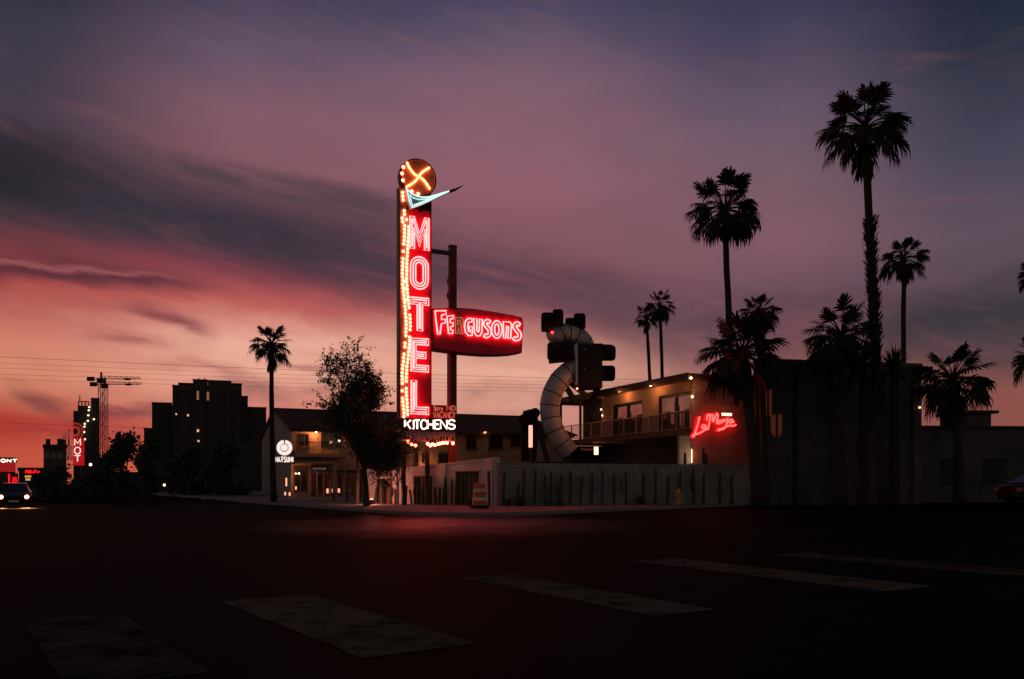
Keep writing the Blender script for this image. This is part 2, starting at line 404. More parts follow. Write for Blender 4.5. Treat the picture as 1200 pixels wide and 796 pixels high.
    sky = MIX(MR(ab, .62, 1.7, 0, 1), sky, east)
    sky = MIX(MR(el, .50, 1.1, 0, 1), sky, srgb(30,34,50))
    sky = MIX(MR(el, -.03, -.002, 1, 0), sky, srgb(12,10,12))
    # the physical dusk sky, sun already under the horizon
    ns = N.new('ShaderNodeTexSky'); ns.sky_type = 'NISHITA'; ns.sun_disc = False
    ns.sun_elevation = math.radians(-4); ns.sun_rotation = math.radians(-24)
    b2 = N.new('ShaderNodeBackground'); L.new(ns.outputs[0], b2.inputs[0]); b2.inputs[1].default_value = .05
    L.new(sky, bg.inputs[0]); bg.inputs[1].default_value = 1.0
    ad = N.new('ShaderNodeAddShader'); L.new(bg.outputs[0], ad.inputs[0]); L.new(b2.outputs[0], ad.inputs[1]); L.new(ad.outputs[0], out.inputs[0])

build_world()
sun = bpy.data.lights.new('afterglow_sun', 'SUN'); sun.energy = .02; sun.angle = math.radians(20); sun.color = (1, .5, .4)
so = bpy.data.objects.new('afterglow_sun', sun); COL.objects.link(so)
so.rotation_euler = Vector((-.4, .9, .06)).to_track_quat('Z', 'Y').to_euler()

# ------------------------------------------------------------------ camera
cam = bpy.data.cameras.new('camera'); cam.lens = 30; cam.sensor_width = 36; cam.sensor_fit = 'HORIZONTAL'
cam.shift_y = (HY - 398) / 1200; cam.clip_end = 6000; cam.clip_start = .05
co = bpy.data.objects.new('camera', cam); COL.objects.link(co); co.location = (0, 0, CAMZ); co.rotation_euler = (pi/2, 0, 0)
scene.camera = co
scene.view_settings.view_transform = 'Standard'; scene.view_settings.look = 'None'
scene.view_settings.exposure = 0; scene.view_settings.gamma = 1
scene.world.cycles.sampling_method = 'MANUAL'; scene.world.cycles.sample_map_resolution = 512
scene.cycles.use_denoising = True; scene.cycles.sample_clamp_indirect = 2.0; scene.cycles.use_adaptive_sampling = True; scene.cycles.adaptive_threshold = .01
scene.cycles.max_bounces = 5; scene.cycles.diffuse_bounces = 3; scene.cycles.glossy_bounces = 3
# ------------------------------------------------------------------ ground
D1 = Vector((-.57, .82, 0)).normalized()      # along the street
D2 = Vector((.82, .57, 0)).normalized()
def dip(x, y):
    s = x * D1.x + y * D1.y; p = x * D2.x + y * D2.y
    k = min(max((15.5 - p) / 3.0, 0), 1)
    return -min(max(s - 43, 0) * .02, 1.6) * k * k * (3 - 2*k)
def make_ground():
    xs = [-900,-500,-300,-200,-150,-110] + [-90 + 3*i for i in range(51)] + [75,100,150,250,500,900]
    ys = [-300,-100,-40] + [-10 + 3*i for i in range(60)] + [180,210,250,320,450,700,1200,2200]
    vs = [(x, y, dip(x, y)) for y in ys for x in xs]; nx = len(xs)
    fs = [(j*nx+i, j*nx+i+1, (j+1)*nx+i+1, (j+1)*nx+i) for j in range(len(ys)-1) for i in range(nx-1)]
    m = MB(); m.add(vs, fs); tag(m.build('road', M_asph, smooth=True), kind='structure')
make_ground()
KERB = [(-34,79),(-20,57.8),(-14.4,48),(-9.2,40),(-5.6,34.2),(-4.3,32.4),(-3.2,31.2),(-1.8,30.6),(-.5,30.7),(.8,31.6),(3.3,34.6),(7.6,39),(12.5,44.2),(24,55.5),(60,92)]
poly = KERB + [(60,140),(-34,140)]
tag(MB().slab([(x + .22*(1 if x > -1 else .9), y + .3) for x, y in KERB] + [(60,140),(-34,140)], -2.0, .126).build('pavement', M_conc), kind='structure')
def kerb():
    m = MB()
    k2 = [(x + .20*(1 if x > -1 else .9), y + .27) for x, y in KERB]
    n = len(KERB); vs = [(x,y,-2) for x,y in KERB]+[(x,y,.135) for x,y in KERB]+[(x,y,.135) for x,y in k2]+[(x,y,-2) for x,y in k2]
    fs = []
    for i in range(n-1):
        for a in range(3): fs.append((a*n+i, a*n+i+1, (a+1)*n+i+1, (a+1)*n+i))
    m.add(vs, fs); tag(m.build('kerb', M_kerb), kind='structure')
kerb()
# worn crossing bars (0.8 m wide) laid on the asphalt
def crossing():
    bars = [((-4.55,7.9),(-2.75,5.3),.85), ((-3.13,9.15),(-1.09,6.22),1.0), ((-.66,11.35),(1.36,8.15),.8), ((1.92,13.7),(4.36,9.95),.95), ((4.5,14.8),(7.6,10.6),.95)]
    for bi, (a, b, w) in enumerate(bars):
        a, b = Vector((*a, .004)), Vector((*b, .004)); d = (b-a).normalized(); n = Vector((-d.y, d.x, 0))
        if n.x < 0: n = -n
        m = MB(); k = 14; vs = []
        for i in range(k+1):
            p = a + (b-a)*i/k
            j0, j1 = R.uniform(-.01,.01), R.uniform(-.01,.01)
            vs += [p + n*j0, p + n*(w+j1)]
        m.add(vs, [(2*i+2, 2*i+3, 2*i+1, 2*i) for i in range(k)])
        tag(m.build('crossing_stripe', M_paint2 if bi in (0, 4) else M_paint), kind='structure')
crossing()
# ------------------------------------------------------------------ stroke letters
SF = {
 'A':[[(0,0),(.5,1),(1,0)],[(.2,.35),(.8,.35)]], 'B':[[(0,0),(0,1),(.7,1),(.9,.85),(.9,.65),(.7,.52),(0,.52)],[(.7,.52),(1,.36),(1,.14),(.75,0),(0,0)]],
 'C':[[(1,.85),(.75,1),(.25,1),(0,.75),(0,.25),(.25,0),(.75,0),(1,.15)]], 'D':[[(0,0),(0,1),(.6,1),(1,.7),(1,.3),(.6,0),(0,0)]],
 'E':[[(1,1),(0,1),(0,0),(1,0)],[(0,.52),(.8,.52)]], 'F':[[(1,1),(0,1),(0,0)],[(0,.52),(.8,.52)]],
 'H':[[(0,0),(0,1)],[(1,0),(1,1)],[(0,.5),(1,.5)]], 'I':[[(.5,0),(.5,1)]], 'K':[[(0,0),(0,1)],[(1,1),(0,.42)],[(.32,.6),(1,0)]],
 'M':[[(0,0),(0,1),(.5,.3),(1,1),(1,0)]], 'N':[[(0,0),(0,1),(1,0),(1,1)]], 'O':[[(.3,0),(0,.25),(0,.75),(.3,1),(.7,1),(1,.75),(1,.25),(.7,0),(.3,0)]],
 'R':[[(0,0),(0,1),(.75,1),(1,.82),(1,.65),(.75,.48),(0,.48)],[(.5,.48),(1,0)]], 'S':[[(1,.85),(.75,1),(.25,1),(0,.82),(0,.66),(.25,.53),(.75,.47),(1,.34),(1,.18),(.75,0),(.25,0),(0,.15)]],
 'T':[[(.5,0),(.5,1)],[(0,1),(1,1)]], 'U':[[(0,1),(0,.25),(.3,0),(.7,0),(1,.25),(1,1)]], 'V':[[(0,1),(.5,0),(1,1)]], 'W':[[(0,1),(.25,0),(.5,.75),(.75,0),(1,1)]],
 'Y':[[(0,1),(.5,.5),(1,1)],[(.5,.5),(.5,0)]], 'P':[[(0,0),(0,1),(.75,1),(1,.82),(1,.65),(.75,.48),(0,.48)]], 'L':[[(0,1),(0,0),(1,0)]],
 'r':[[(0,0),(0,.6)],[(0,.4),(.35,.6),(.8,.58)]], 'o':[[(.3,0),(0,.2),(0,.42),(.3,.62),(.7,.62),(1,.42),(1,.2),(.7,0),(.3,0)]], 'y':[[(0,.6),(.45,.05)],[(1,.6),(.3,-.3),(0,-.3)]],
}
def write(m, text, quad, r, y, gap=.25, n=5):
    """strokes of text inside a quad given as (x0,z0 bottom-left),(x1,z1 bottom-right), height left, height right"""
    (x0, z0), (x1, z1), h0, h1 = quad
    wch = lambda c: .45 if c in 'I ' else 1.0
    tot = sum(wch(c) for c in text) + gap * (len(text) - 1); u = 0
    for c in text:
        w = wch(c)
        for st in SF.get(c, []):
            pts = []
            for (a, b) in st:
                t = (u + a * w) / tot if c != 'I' else (u + w * .5) / tot
                pts.append((x0 + (x1-x0)*t, y, z0 + (z1-z0)*t + b * (h0 + (h1-h0)*t)))
            m.tube(pts, r, n)
        u += w + gap
    return m

# ------------------------------------------------------------------ the tall sign
TH = math.radians(26)
SX, SY = GX(468.0, 40.3), 40.3
SP = Plane(SX, SY, TH)
S = SP.uz
def SQ(pts): return [S(*p) for p in pts]

def motel_sign():
    t = thing('motel_sign', 'tall red neon blade sign lettered vertically with a disc and arrow on top', 'sign', (SX, SY, 0), TH)
    dep = .42
    u1 = S(505.3, 350)[0]
    ztop = S(488, 222)[1]; zbot = S(490, 491)[1]
    m = MB(); m.box(0, u1, .02, dep, zbot, ztop)
    cab = m.build('cabinet', M_sider, t)
    # coloured face plates on the cabinet
    um = S(479.5, 350)[0]
    MB().box(um, u1 - .02, -.012, .0195, zbot + .02, S(490, 246)[1]).build('red_face', M_red, t)
    MB().box(.02, um - .004, -.012, .0195, zbot + .02, ztop - .25).build('side_strip', M_sider, t)
    MB().box(um, u1 - .02, -.010, .0195, S(490, 246)[1] + .004, ztop - .25).build('dark_face', M_black, t)
    for x in (.012, u1 - .012):
        MB().bar((x, -.03, zbot), (x, -.03, ztop - .2), .03, .05).build('edge_trim', M_brown, t)
    # disc
    cu, cz = S(490.2, 208.6); rr = .895
    m = MB(); m.lathe([(rr-.02, -dep*.55), (rr, -dep*.54), (rr, .20), (rr-.05, .24), (rr-.06, .19), (.02, .19)], 48, (cu, .2, cz), 'y')
    disc = m.build('disc', M_disc, t)
    MB().lathe([(rr+.012, .19),(rr+.012,.25),(rr-.045,.25),(rr-.045,.245)], 48, (cu, .2, cz), 'y', cap=False).build('rim', M_black, disc)
    yb = -.06
    arms = [[(212,105),(230,150),(262,200),(300,245),(345,272)],[(475,168),(440,190),(400,215),(370,245),(352,272)],[(205,395),(250,370),(295,340),(330,305),(350,280)],[(482,420),(455,380),(425,335),(390,300),(355,280)]]
    for a in arms:
        pts = [S(455 + x/9.94, 180 + y/9.94) for x, y in a]
        MB().tube(smooth([(u, yb, z) for u, z in pts], 4), .052, 6).build('light_ray', E_rays, disc)
    for x, y in [(172,165),(155,238),(166,318),(268,446),(343,476)]:
        u, z = S(455 + x/9.94, 180 + y/9.94)
        MB().ball((u, yb - .01, z), .082, 8, 5).build('bulb', E_bulb, disc)
    MB().ball((cu, -.06, cz), .06, 8, 5).build('hub', M_dark, disc)
    # arrow
    A = lambda pts: [S(455 + x/9.94, 180 + y/9.94) for x, y in pts]
    outer = A([(168,405),(205,440),(255,482),(310,508),(370,520),(430,518),(480,507),(540,490),(600,470),(690,448),(690,470),(560,530),(450,585),(350,628),(240,668),(210,590),(190,490)])
    ar = MB().prism(outer, -.30, -.085).build('arrow', M_teal, t)
    tip = A([(690,446),(760,425),(862,384),(770,446),(690,474)])
    MB().prism(tip, -.30, -.085).build('arrow_tip', M_black, ar)
    MB().tube([(u, -.325, z) for u, z in inset(outer, .05)], .034, 6, True).build('neon_outline', E_neonc, ar)
    inn = A([(225,500),(265,540),(330,560),(420,552),(520,522),(600,490),(430,560),(340,598),(255,628),(240,570)])
    MB().tube([(u, -.325, z) for u, z in inn], .026, 6, True).build('neon_inner', E_neonc, ar)
    for u0 in (.35, 1.0):
        MB().box(u0, u0+.1, -.085, -.012, S(480,247)[1], S(480,240)[1]).build('arrow_bracket', M_dark, ar)
    # letters
    BL = {'M':[(0,0),(0,1),(.25,1),(.5,.55),(.75,1),(1,1),(1,0),(.72,0),(.72,.47),(.5,.06),(.28,.47),(.28,0)],
          'T':[(0,1),(1,1),(1,.76),(.67,.76),(.67,0),(.33,0),(.33,.76),(0,.76)],
          'E':[(0,0),(0,1),(1,1),(1,.78),(.34,.78),(.34,.61),(.86,.61),(.86,.39),(.34,.39),(.34,.22),(1,.22),(1,0)],
          'L':[(0,0),(0,1),(.34,1),(.34,.24),(1,.24),(1,0)]}
    for c, px0, px1, py0, py1 in [('M',479.0,502.6,252.8,292.2),('O',479.6,501.9,299.5,339),('T',480,502.4,347.6,388),('E',480.2,502.2,395.5,436),('L',480.4,502.2,445,486)]:
        ua, za = S(px0, py1); ub, zb = S(px1, py0)
        zb2 = S(px0, py0)[1]; W, H = ub - ua, zb2 - za
        lt = MB()
        if c == 'O':
            def ring(k):
                pts = []; r = W/2 - k
                for a in range(13): pts.append((ua + W/2 + r*cos(pi*a/12), zb2 - W/2 + r*sin(pi*a/12)))
                for a in range(13): pts.append((ua + W/2 - r*cos(pi*a/12), za + W/2 - r*sin(pi*a/12)))
                return pts
            outp = ring(0); rings = [ring(.035), ring(.165), ring(.29)]
        else:
            outp = [(ua + x*W, za + y*H) for x, y in BL[c]]
            rings = [inset(outp, .035), inset(outp, .135)]
        base = lt.prism(outp, -.06, -.0125).build('letter', M_red, t)
        for rg in rings:
            MB().tube([(u, -.085, z) for u, z in rg], .034, 6, True).build('neon_tube', E_neon, base)
    # chaser bulbs running down the left edge of the face
    nb = 0; py = 226.0; k = 0
    rows = []
    while py < 489:
        two = py > 252
        cx = 475.2 + 1.8*sin(py*.052 + .5) + 1.1*sin(py*.021) - (2.2 if py < 262 else 0)
        if two:
            if R.random() > .13: rows.append((cx - 2.5 + R.uniform(-.25,.25), py))
            if R.random() > .13: rows.append((cx + 2.3 + R.uniform(-.25,.25), py + 1.6))
            if R.random() < .10: rows.append((cx, py + .8))
        elif R.random() > .1: rows.append((cx, py))
        py += 4.3
    for px, y in rows[:100]:
        u, z = S(px, y); MB().ball((max(u, .04), -.045, z), .074, 6, 4).build('bulb', E_bulb, t)
    if len(rows) > 100:
        m = MB()
        for px, y in rows[100:]:
            u, z = S(px, y); m.ball((max(u,.04), -.045, z), .074, 6, 4)
        tag(m.build('lower_bulbs', E_bulb, t), kind='stuff')
    # kitchens board
    uA, zA = S(471.5, 504.6); uB = S(533.6, 500)[0]; zB = S(472, 490.6)[1]
    kb = MB().box(uA, uB, -.10, .5, zA, zB).build('kitchens_board', M_black, t)
    txt = 'KITCHENS'
    xs = [(473.5,480.3),(481.2,484.2),(485.3,490.5),(492.4,498.5),(500,507),(508.6,513.8),(515.2,522.6),(524.4,531.8)]
    for c, (a, b) in zip(txt, xs):
        u0, z0 = S(a, 502.9); u1_, z1_ = S(b, 502.9); zt = S(a, 492.6)[1]
        m = MB()
        if c == 'I':
            m.tube([(u1_-.02, -.13, zt),(u1_-.02, -.13, z0+.03),(u0+.07, -.13, z0+.0)], .037, 6)
        else:
            write(m, c, ((u0, z0), (u1_, z1_), zt - z0, zt - z0), .037, -.13, n=6)
        m.build('letter', E_neonw, kb)
    # vacancy panel
    uA, zA = S(505.8, 490.4); uB, _ = S(533, 480); zB = S(506, 474.6)[1]
    vb = MB().box(uA, uB, -.02, .4, zA + .004, zB).build('vacancy_panel', M_red, t)
    def vac(text, a, b, y0, y1):
        m = MB(); u0, z0 = S(a, y0); u1_, z1_ = S(b, y0 + .2); h = S(a, y1)[1] - z0
        write(m, text, ((u0, z0), (u1_, z1_), h, h), .018, -.045, n=5); m.build('lettering', E_dim, vb)
    vac('Sorry', 508, 518.5, 481.2, 475.6); vac('NO', 523.5, 533, 481.2, 475.6); vac('VACANCY', 507.4, 533.2, 489.4, 483.2)
    # lower panel, its bulbs, and legs
    uA, zA = S(469, 516.5); uB, zB = S(533.4, 504.8)
    lp = MB().prism([(uA+.1, zA), (uB, zA), (uB, zB - .002), (S(475,505)[0], zB - .002)], .0, .55).build('lower_panel', M_mauve, t)
    for px, y in [(477.7,517.8),(482,521.2),(486,522.3),(500.3,520.2),(503.4,522.2),(506,520.8),(508.9,521.6),(512.9,520.4),(515.9,519.6),(519,519.2),(523,519.1),(529.8,519.6)]:
        u, z = S(px, y); b = MB().ball((u, -.10, z), .085, 8, 5).build('bulb', E_bulb, lp)
        MB().lathe([(.05,0),(.05,.22)], 6, (u, -.10, z + .06)).build('bulb_socket', M_dark, b)
    for px in (476, 504):
        u = S(px, 500)[0]; MB().box(u - .09, u + .09, .3, .48, 0, S(px, 505)[1]).build('leg', M_dark, t)
    # tie arm to the post
    u0, z0 = S(505.3, 291.5); u2, z2 = S(533, 293.5)
    MB().bar((u0, .4, z0), (u2, .4, z0), .12, .2).build('tie_arm', M_brown, t)

def sign_post():
    u, z = S(537.2, 285); t = thing('sign_post', 'square brown steel post standing between the tall neon sign and the oblong board', 'post', (SX + u*SP.c, SY + u*SP.s, 0), TH)
    MB().box(-.17, .17, .62, .90, 0, z).build('shaft', M_post, t)
    MB().box(-.19, .19, .60, .92, z, z + .06).build('cap', M_dark, t)
    MB().box(-.24, -.175, .5, .9, S(536,480)[1], S(536,412)[1]).build('red_fin', M_red, t)
    pts = [(-.21, .6, S(533,318)[1]), (-.34, .55, S(531,328)[1]), (-.22, .55, S(533,336)[1]), (-.36, .55, S(530,344)[1]), (-.2,.58, S(533,352)[1]), (-.24,.6,S(533,360)[1])]
    MB().tube(smooth(pts, 5), .045, 5).build('hanging_cable', M_red, t)
    MB().box(-.3, .3, .5, 1.05, 0, .2).build('footing', M_kerb, t)

def name_sign():
    u0, z0 = S(506.4, 410)
    t = thing('name_board', 'oblong red cabinet with swollen edges and neon outlined lettering beside the blade sign', 'sign', (SX, SY, 0), TH)
    Q = lambda x, y: S(500 + x/10, 350 + y/10)
    outl = [Q(*p) for p in [(62,118),(200,112),(400,113),(560,125),(700,145),(850,170),(1000,198),(1112,226),(1126,300),(1118,420),(1110,640),(1000,660),(850,668),(700,668),(550,658),(400,645),(250,625),(62,600)]]
    m = MB(); m.prism(outl, -.02, .55); cab = m.build('cabinet', M_maroon, t)
    face = inset(outl, .07)
    MB().prism(face, -.034, -.0205).build('face', M_red, cab)
    MB().tube([(u, -.045, z) for u, z in inset(outl, .03)], .035, 5, True).build('rim', M_maroon, cab)
    def outline(poly, mt=E_neon, r=.026, closed=True, y=-.075, sm=False):
        pts = [(u, y, z) for u, z in [Q(*p) for p in poly]]
        if sm: pts = smooth(pts, 4, closed)
        return MB().tube(pts, r, 6, closed)
    def fat(line, w, k=5):
        """outline of a brush stroke in photograph units"""
        pts = [Vector((x, y, 0)) for x, y in line]; pts = smooth(pts, k); L_, R_ = [], []
        n = len(pts)
        for i, p in enumerate(pts):
            d = (pts[min(i+1, n-1)] - pts[max(i-1, 0)]).normalized(); nn = Vector((-d.y, d.x, 0)) * w * .5
            L_.append((p.x+nn.x, p.y+nn.y)); R_.append((p.x-nn.x, p.y-nn.y))
        return L_ + R_[::-1]
    F_ = [(92,148),(222,146),(220,186),(168,196),(168,252),(214,244),(212,288),(166,298),(150,420),(124,420),(106,290)]
    E_ = [(232,208),(312,206),(306,238),(268,244),(270,288),(304,284),(300,328),(272,332),(276,372),(300,370),(298,412),(250,412),(238,300)]
    R1 = [(330,226),(398,224),(424,258),(418,308),(392,332),(416,420),(388,420),(366,344),(362,416),(334,414)]
    G_ = [(526,240),(482,234),(448,266),(436,330),(448,398),(482,436),(526,436),(530,332),(492,330),(492,364),(506,372),(502,398),(484,386),(474,330),(484,280),(522,276)]
    U_ = [(545,236),(582,240),(580,380),(598,396),(608,384),(612,242),(646,246),(640,400),(616,440),(576,440),(552,400)]
    n_ = [(890,272),(970,280),(988,310),(976,474),(946,470),(952,330),(930,322),(920,470),(894,466)]
    S1 = fat([(735,282),(700,266),(678,294),(700,336),(728,370),(728,420),(696,444),(668,430)], 36)
    S2 = fat([(1082,312),(1046,296),(1022,326),(1046,372),(1078,412),(1074,462),(1038,478),(1012,462)], 38)
    O_ = [(815 + 62*cos(2*pi*i/20), 365 + 102*sin(2*pi*i/20)) for i in range(20)]
    O2 = [(815 + 26*cos(2*pi*i/16), 365 + 66*sin(2*pi*i/16)) for i in range(16)]
    RH = [(356,256),(384,258),(394,280),(386,304),(358,308)]
    for nm, pl, ex in [('F',F_,[]),('E',E_,[]),('R',R1,[RH]),('G',G_,[]),('U',U_,[]),('S',S1,[]),('O',O_,[O2]),('N',n_,[]),('S',S2,[])]:
        mt = E_dim if nm == 'R' else E_neon
        bd = MB().prism([Q(*p) for p in pl], -.056, -.0345).build('letter', M_pale if nm == 'R' else M_red, t)
        rr_ = .022 if nm == 'R' else .036
        outline(pl, r=rr_).build('neon_tube', mt, bd)
        for e in ex: outline(e, r=rr_).build('neon_tube', mt, bd)
        if nm == 'R': tag(bd, 'unlit dull orange letter')
        if nm in 'FEGUN':
            cxm = sum(p[0] for p in pl)/len(pl); 
    m = MB(); (a, b), (c, d) = Q(292, 505), Q(884, 570)
    write(m, 'DOWNTOWN', ((a, b), (c, d), .13, .13), .017, -.06, gap=.7); m.build('small_lettering', M_red, t)
    for px in (525, 548):
        u = S(px, 385)[0]; MB().box(u - .06, u + .06, .55, .62, S(px, 392)[1], S(px, 380)[1]).build('bracket', M_dark, t)

motel_sign(); sign_post(); name_sign()
TG = math.radians(23); U23 = Vector((cos(TG), sin(TG), 0)); V23 = Vector((-sin(TG), cos(TG), 0))

def lamp_globe(name, label, loc, r, em=None, group=None, bracket=(0,.25,0), cat='lamp'):
    t = thing(name, label, cat, loc, 0, group)
    MB().ball((0,0,0), r, 10, 6).build('globe', em or E_warm, t, True)
    MB().bar((0,0,.02), bracket, .05).build('bracket', M_dark, t)
    return t
def lamp_light(loc, e, col=(1,.33,.12), r=.08):
    e *= 3.2
    l = bpy.data.lights.new('lamp_light', 'POINT'); l.energy = e; l.color = col; l.shadow_soft_size = r
    o = bpy.data.objects.new('lamp_light', l); COL.objects.link(o); o.location = loc

# ------------------------------------------------------------------ two storey motel with the tiled gable
MX, MY = -15.5, 60.0
MP = Plane(MX, MY, TG); MQ = MP.uz
def world(pl, u, v, z):   # run u, depth v
    return (pl.x0 + u*pl.c - v*pl.s, pl.y0 + u*pl.s + v*pl.c, z)
def window(parent, u0, u1, z0, z1, gm=None, y=-.03, fr=.07, bars=1, fm=None, sill=True):
    m = MB(); d0, d1 = y - .05, y + .025
    m.box(u0, u1, d0, d1, z1 - fr, z1); m.box(u0, u1, d0, d1, z0, z0 + fr)
    m.box(u0, u0 + fr, d0, d1, z0 + fr, z1 - fr); m.box(u1 - fr, u1, d0, d1, z0 + fr, z1 - fr)
    for i in range(bars):
        x = u0 + (u1-u0)*(i+1)/(bars+1); m.box(x - fr*.35, x + fr*.35, d0 + .01, d1, z0 + fr, z1 - fr)
    w = m.build('window', fm or M_brown, parent)
    MB().box(u0 + .01, u1 - .01, y - .02, y + .02, z0 + .01, z1 - .01).build('pane', gm or M_glass, w)
    if sill: MB().box(u0 - .08, u1 + .08, y - .14, y + .028, z0 - .08, z0 - .003).build('sill', M_conc, w)
    return w
def motel_building():
    Lf, Dp, ze, zr, yr = 22.0, 17.0, 4.95, 6.75, 8.3
    t = thing('motel_building', 'two storey motel with tiled gable roof and lamplit tan walls behind the neon sign', 'motel', (MX, MY, 0), TG)
    MB().box(.02, Lf, 0, Dp, 0, ze - .05).build('wall', M_tan, t)
    m = MB(); prof = [(0,0),(Dp,0),(Dp,ze),(yr,zr-.08),(0,ze)]
    n = len(prof); m.add([(-.03,y,z) for y,z in prof]+[(.018,y,z) for y,z in prof], [tuple(range(n))[::-1], tuple(range(n,2*n))]+[(i,(i+1)%n,(i+1)%n+n,i+n) for i in range(n)])
    gw = m.build('gable_wall', M_gable, t)
    # roof with rows of pan tiles
    m = MB(); th = .14
    for (ya, za, yb_, zb) in ((-.55, ze-.14, yr, zr), (Dp+.55, ze-.14, yr, zr)):
        m.add([(-.25,ya,za),(Lf+.3,ya,za),(Lf+.3,yb_,zb),(-.25,yb_,zb),(-.25,ya,za+th),(Lf+.3,ya,za+th),(Lf+.3,yb_,zb+th),(-.25,yb_,zb+th)],
              [(0,1,2,3),(4,5,6,7),(0,1,5,4),(1,2,6,5),(2,3,7,6),(3,0,4,7)])
    rf = m.build('roof', M_tile, t)
    m = MB()
    k = 0; x = -.2
    while x < Lf + .3:
        m.tube([(x, -.58, ze - .14 + th), (x, yr, zr + th)], .075, 5); x += .3
    m.build('tile_rows', M_tile, rf)
    MB().tube([(-.3, yr, zr + th + .03), (Lf + .3, yr, zr + th + .03)], .13, 6).build('ridge', M_tile, rf)
    m = MB(); m.box(-.2, Lf, -.60, -.5, ze - .24, ze - .05); m.build('gutter', M_dark, rf)
    # upper windows and doors
    def wpx(px0, px1, y0, y1, **k):
        u0, z1 = MQ(px0, y0); u1, _ = MQ(px1, y0); z0 = MQ((px0+px1)/2, y1)[1]; return window(t, u0, u1, z0, z1, **k)
    wpx(351, 362, 508.5, 523); 
    wpx(376, 400, 506.5, 525, bars=2, fr=.05, sill=False)
    for a, b in ((410, 430), (440, 452), (459, 472), (480, 494)): wpx(a, b, 508, 524)
    wpx(573.5, 589, 510.5, 527); wpx(546, 558, 511, 527); wpx(598, 610, 510, 524)
    for a, b in ((487, 498), (513, 528)): wpx(a, b, 531, 543, bars=1)
    # balcony ledge, rail and planters at the left
    u0, z = MQ(343, 534); u1 = MQ(401, 534)[0]
    bal = MB().box(u0, u1, -1.3, -.004, z - .12, z + .12).build('balcony', M_tan, t)
    m = MB(); zt = z + .95
    m.box(u0, u1, -1.29, -1.24, zt - .05, zt)
    x = u0 + .03
    while x < u1: m.box(x - .012, x + .012, -1.275, -1.25, z + .12, zt - .05); x += .16
    m.build('railing', M_dark, bal)
    MB().box(u1 - .1, u1, -1.3, -1.2, 0, zt + .1).build('balcony_post', M_tan, bal)
    # glazed restaurant front and its entrance below
    def zz(px, py): return MQ(px, py)[1]
    u0 = MQ(371, 553)[0]; u1 = MQ(425, 553)[0]; z1 = zz(398, 553.5); z0 = zz(398, 587)
    w = MB(); N_ = 7
    w.box(u0, u1, -.16, -.04, z1 - .14, z1); w.box(u0, u1, -.16, -.04, z0, z0 + .12)
    for i in range(N_ + 1):
        x = u0 + (u1-u0)*i/N_; w.box(x - .05, x + .05, -.15, -.045, z0 + .12, z1 - .14)
    gf = w.build('glazed_front', M_tan, t)
    MB().box(u0 + .01, u1 - .01, -.10, -.055, z0 + .01, z1 - .01).build('pane', M_refl, gf)
    MB().box(u0 - .2, u1 + .2, -1.0, -.002, z1 + .03, z1 + .16).build('canopy', M_brown, gf)
    u0, z1 = MQ(331, 556); u1 = MQ(341.5, 556)[0]
    u0 = max(u0, .1); z0 = .13
    window(t, .15, 1.1, .5, 2.3, bars=1); 
    dw = MB().box(1.35, 2.5, -.08, -.004, .13, 2.35).build('door', M_brown, t)
    MB().box(1.45, 2.4, -.1, -.082, .6, 2.2).build('pane', M_refl, dw)
    MB().box(.1, 2.9, -1.1, -.004, 2.45, 2.62).build('door_canopy', M_tan, t)
    MB().box(2.7, 2.95, -1.15, -.9, .13, 2.44).build('door_pillar', M_tan, t)
    for x in (6.5, 9.2, 14.5): MB().box(x, x + .25, -.25, -.004, .13, ze - .25).build('pilaster', M_tan, t)
    m = MB(); m.tube([(9.0, -.62, ze-.2),(9.0,-.62,.13)], .05, 6); m.build('downpipe', M_brown, t)
motel_building()
# lamps on the motel
def motel_lamp(name, label, px, py, v, r, em, e=0, group=None, br=(0,.35,.1)):
    u, z = MQ(px, py); p = world(MP, u, v, z)
    lamp_globe(name, label, p, r, em, group, br)
    if e: lamp_light((p[0] + .0, p[1] - r - .12, p[2]), e)
motel_lamp('eave_lamp', 'warm lamp under the motel eave above the left balcony', 369.5, 506.8, -.35, .06, E_warm, 22)
motel_lamp('globe_lamp', 'pale globe lamp on the end post of the motel balcony', 393.3, 517.6, -1.25, .09, E_lampw, 3, br=(0,0,-.3))
motel_lamp('wall_lamp', 'warm lamp on the tan motel wall behind the leafy tree', 432, 507.5, -.35, .05, E_warm, 10)
motel_lamp('soffit_lamp', 'warm lamp under the motel roof just right of the steel sign post', 566, 507.5, -.45, .045, E_warm, 7)
motel_lamp('porch_lamp', 'warm lamp under the canopy of the motel entrance', 349, 555, -.5, .05, E_warm, 4)
motel_lamp('ground_lamp', 'warm lamp low on the motel wall beneath the neon blade sign', 500, 546, -.6, .05, E_warm, 9)
for i, (px, py, l) in enumerate([(383.3,575.5,'left'),(389.8,575.3,'middle'),(396.6,575.3,'right')]):
    u, z = MQ(px, py); p = world(MP, u, -.22, z)
    t = thing('table_lamp', '%s one of three small pinkish candle lamps along the glazed front' % l, 'lamp', p, TG, 'candle lamps along the glazed front')
    MB().lathe([(.045,-.16),(.062,-.12),(.062,.14),(.04,.17)], 8).build('shade', E_cand, t); MB().lathe([(.07,-.2),(.07,-.165)], 8).build('base', M_dark, t)
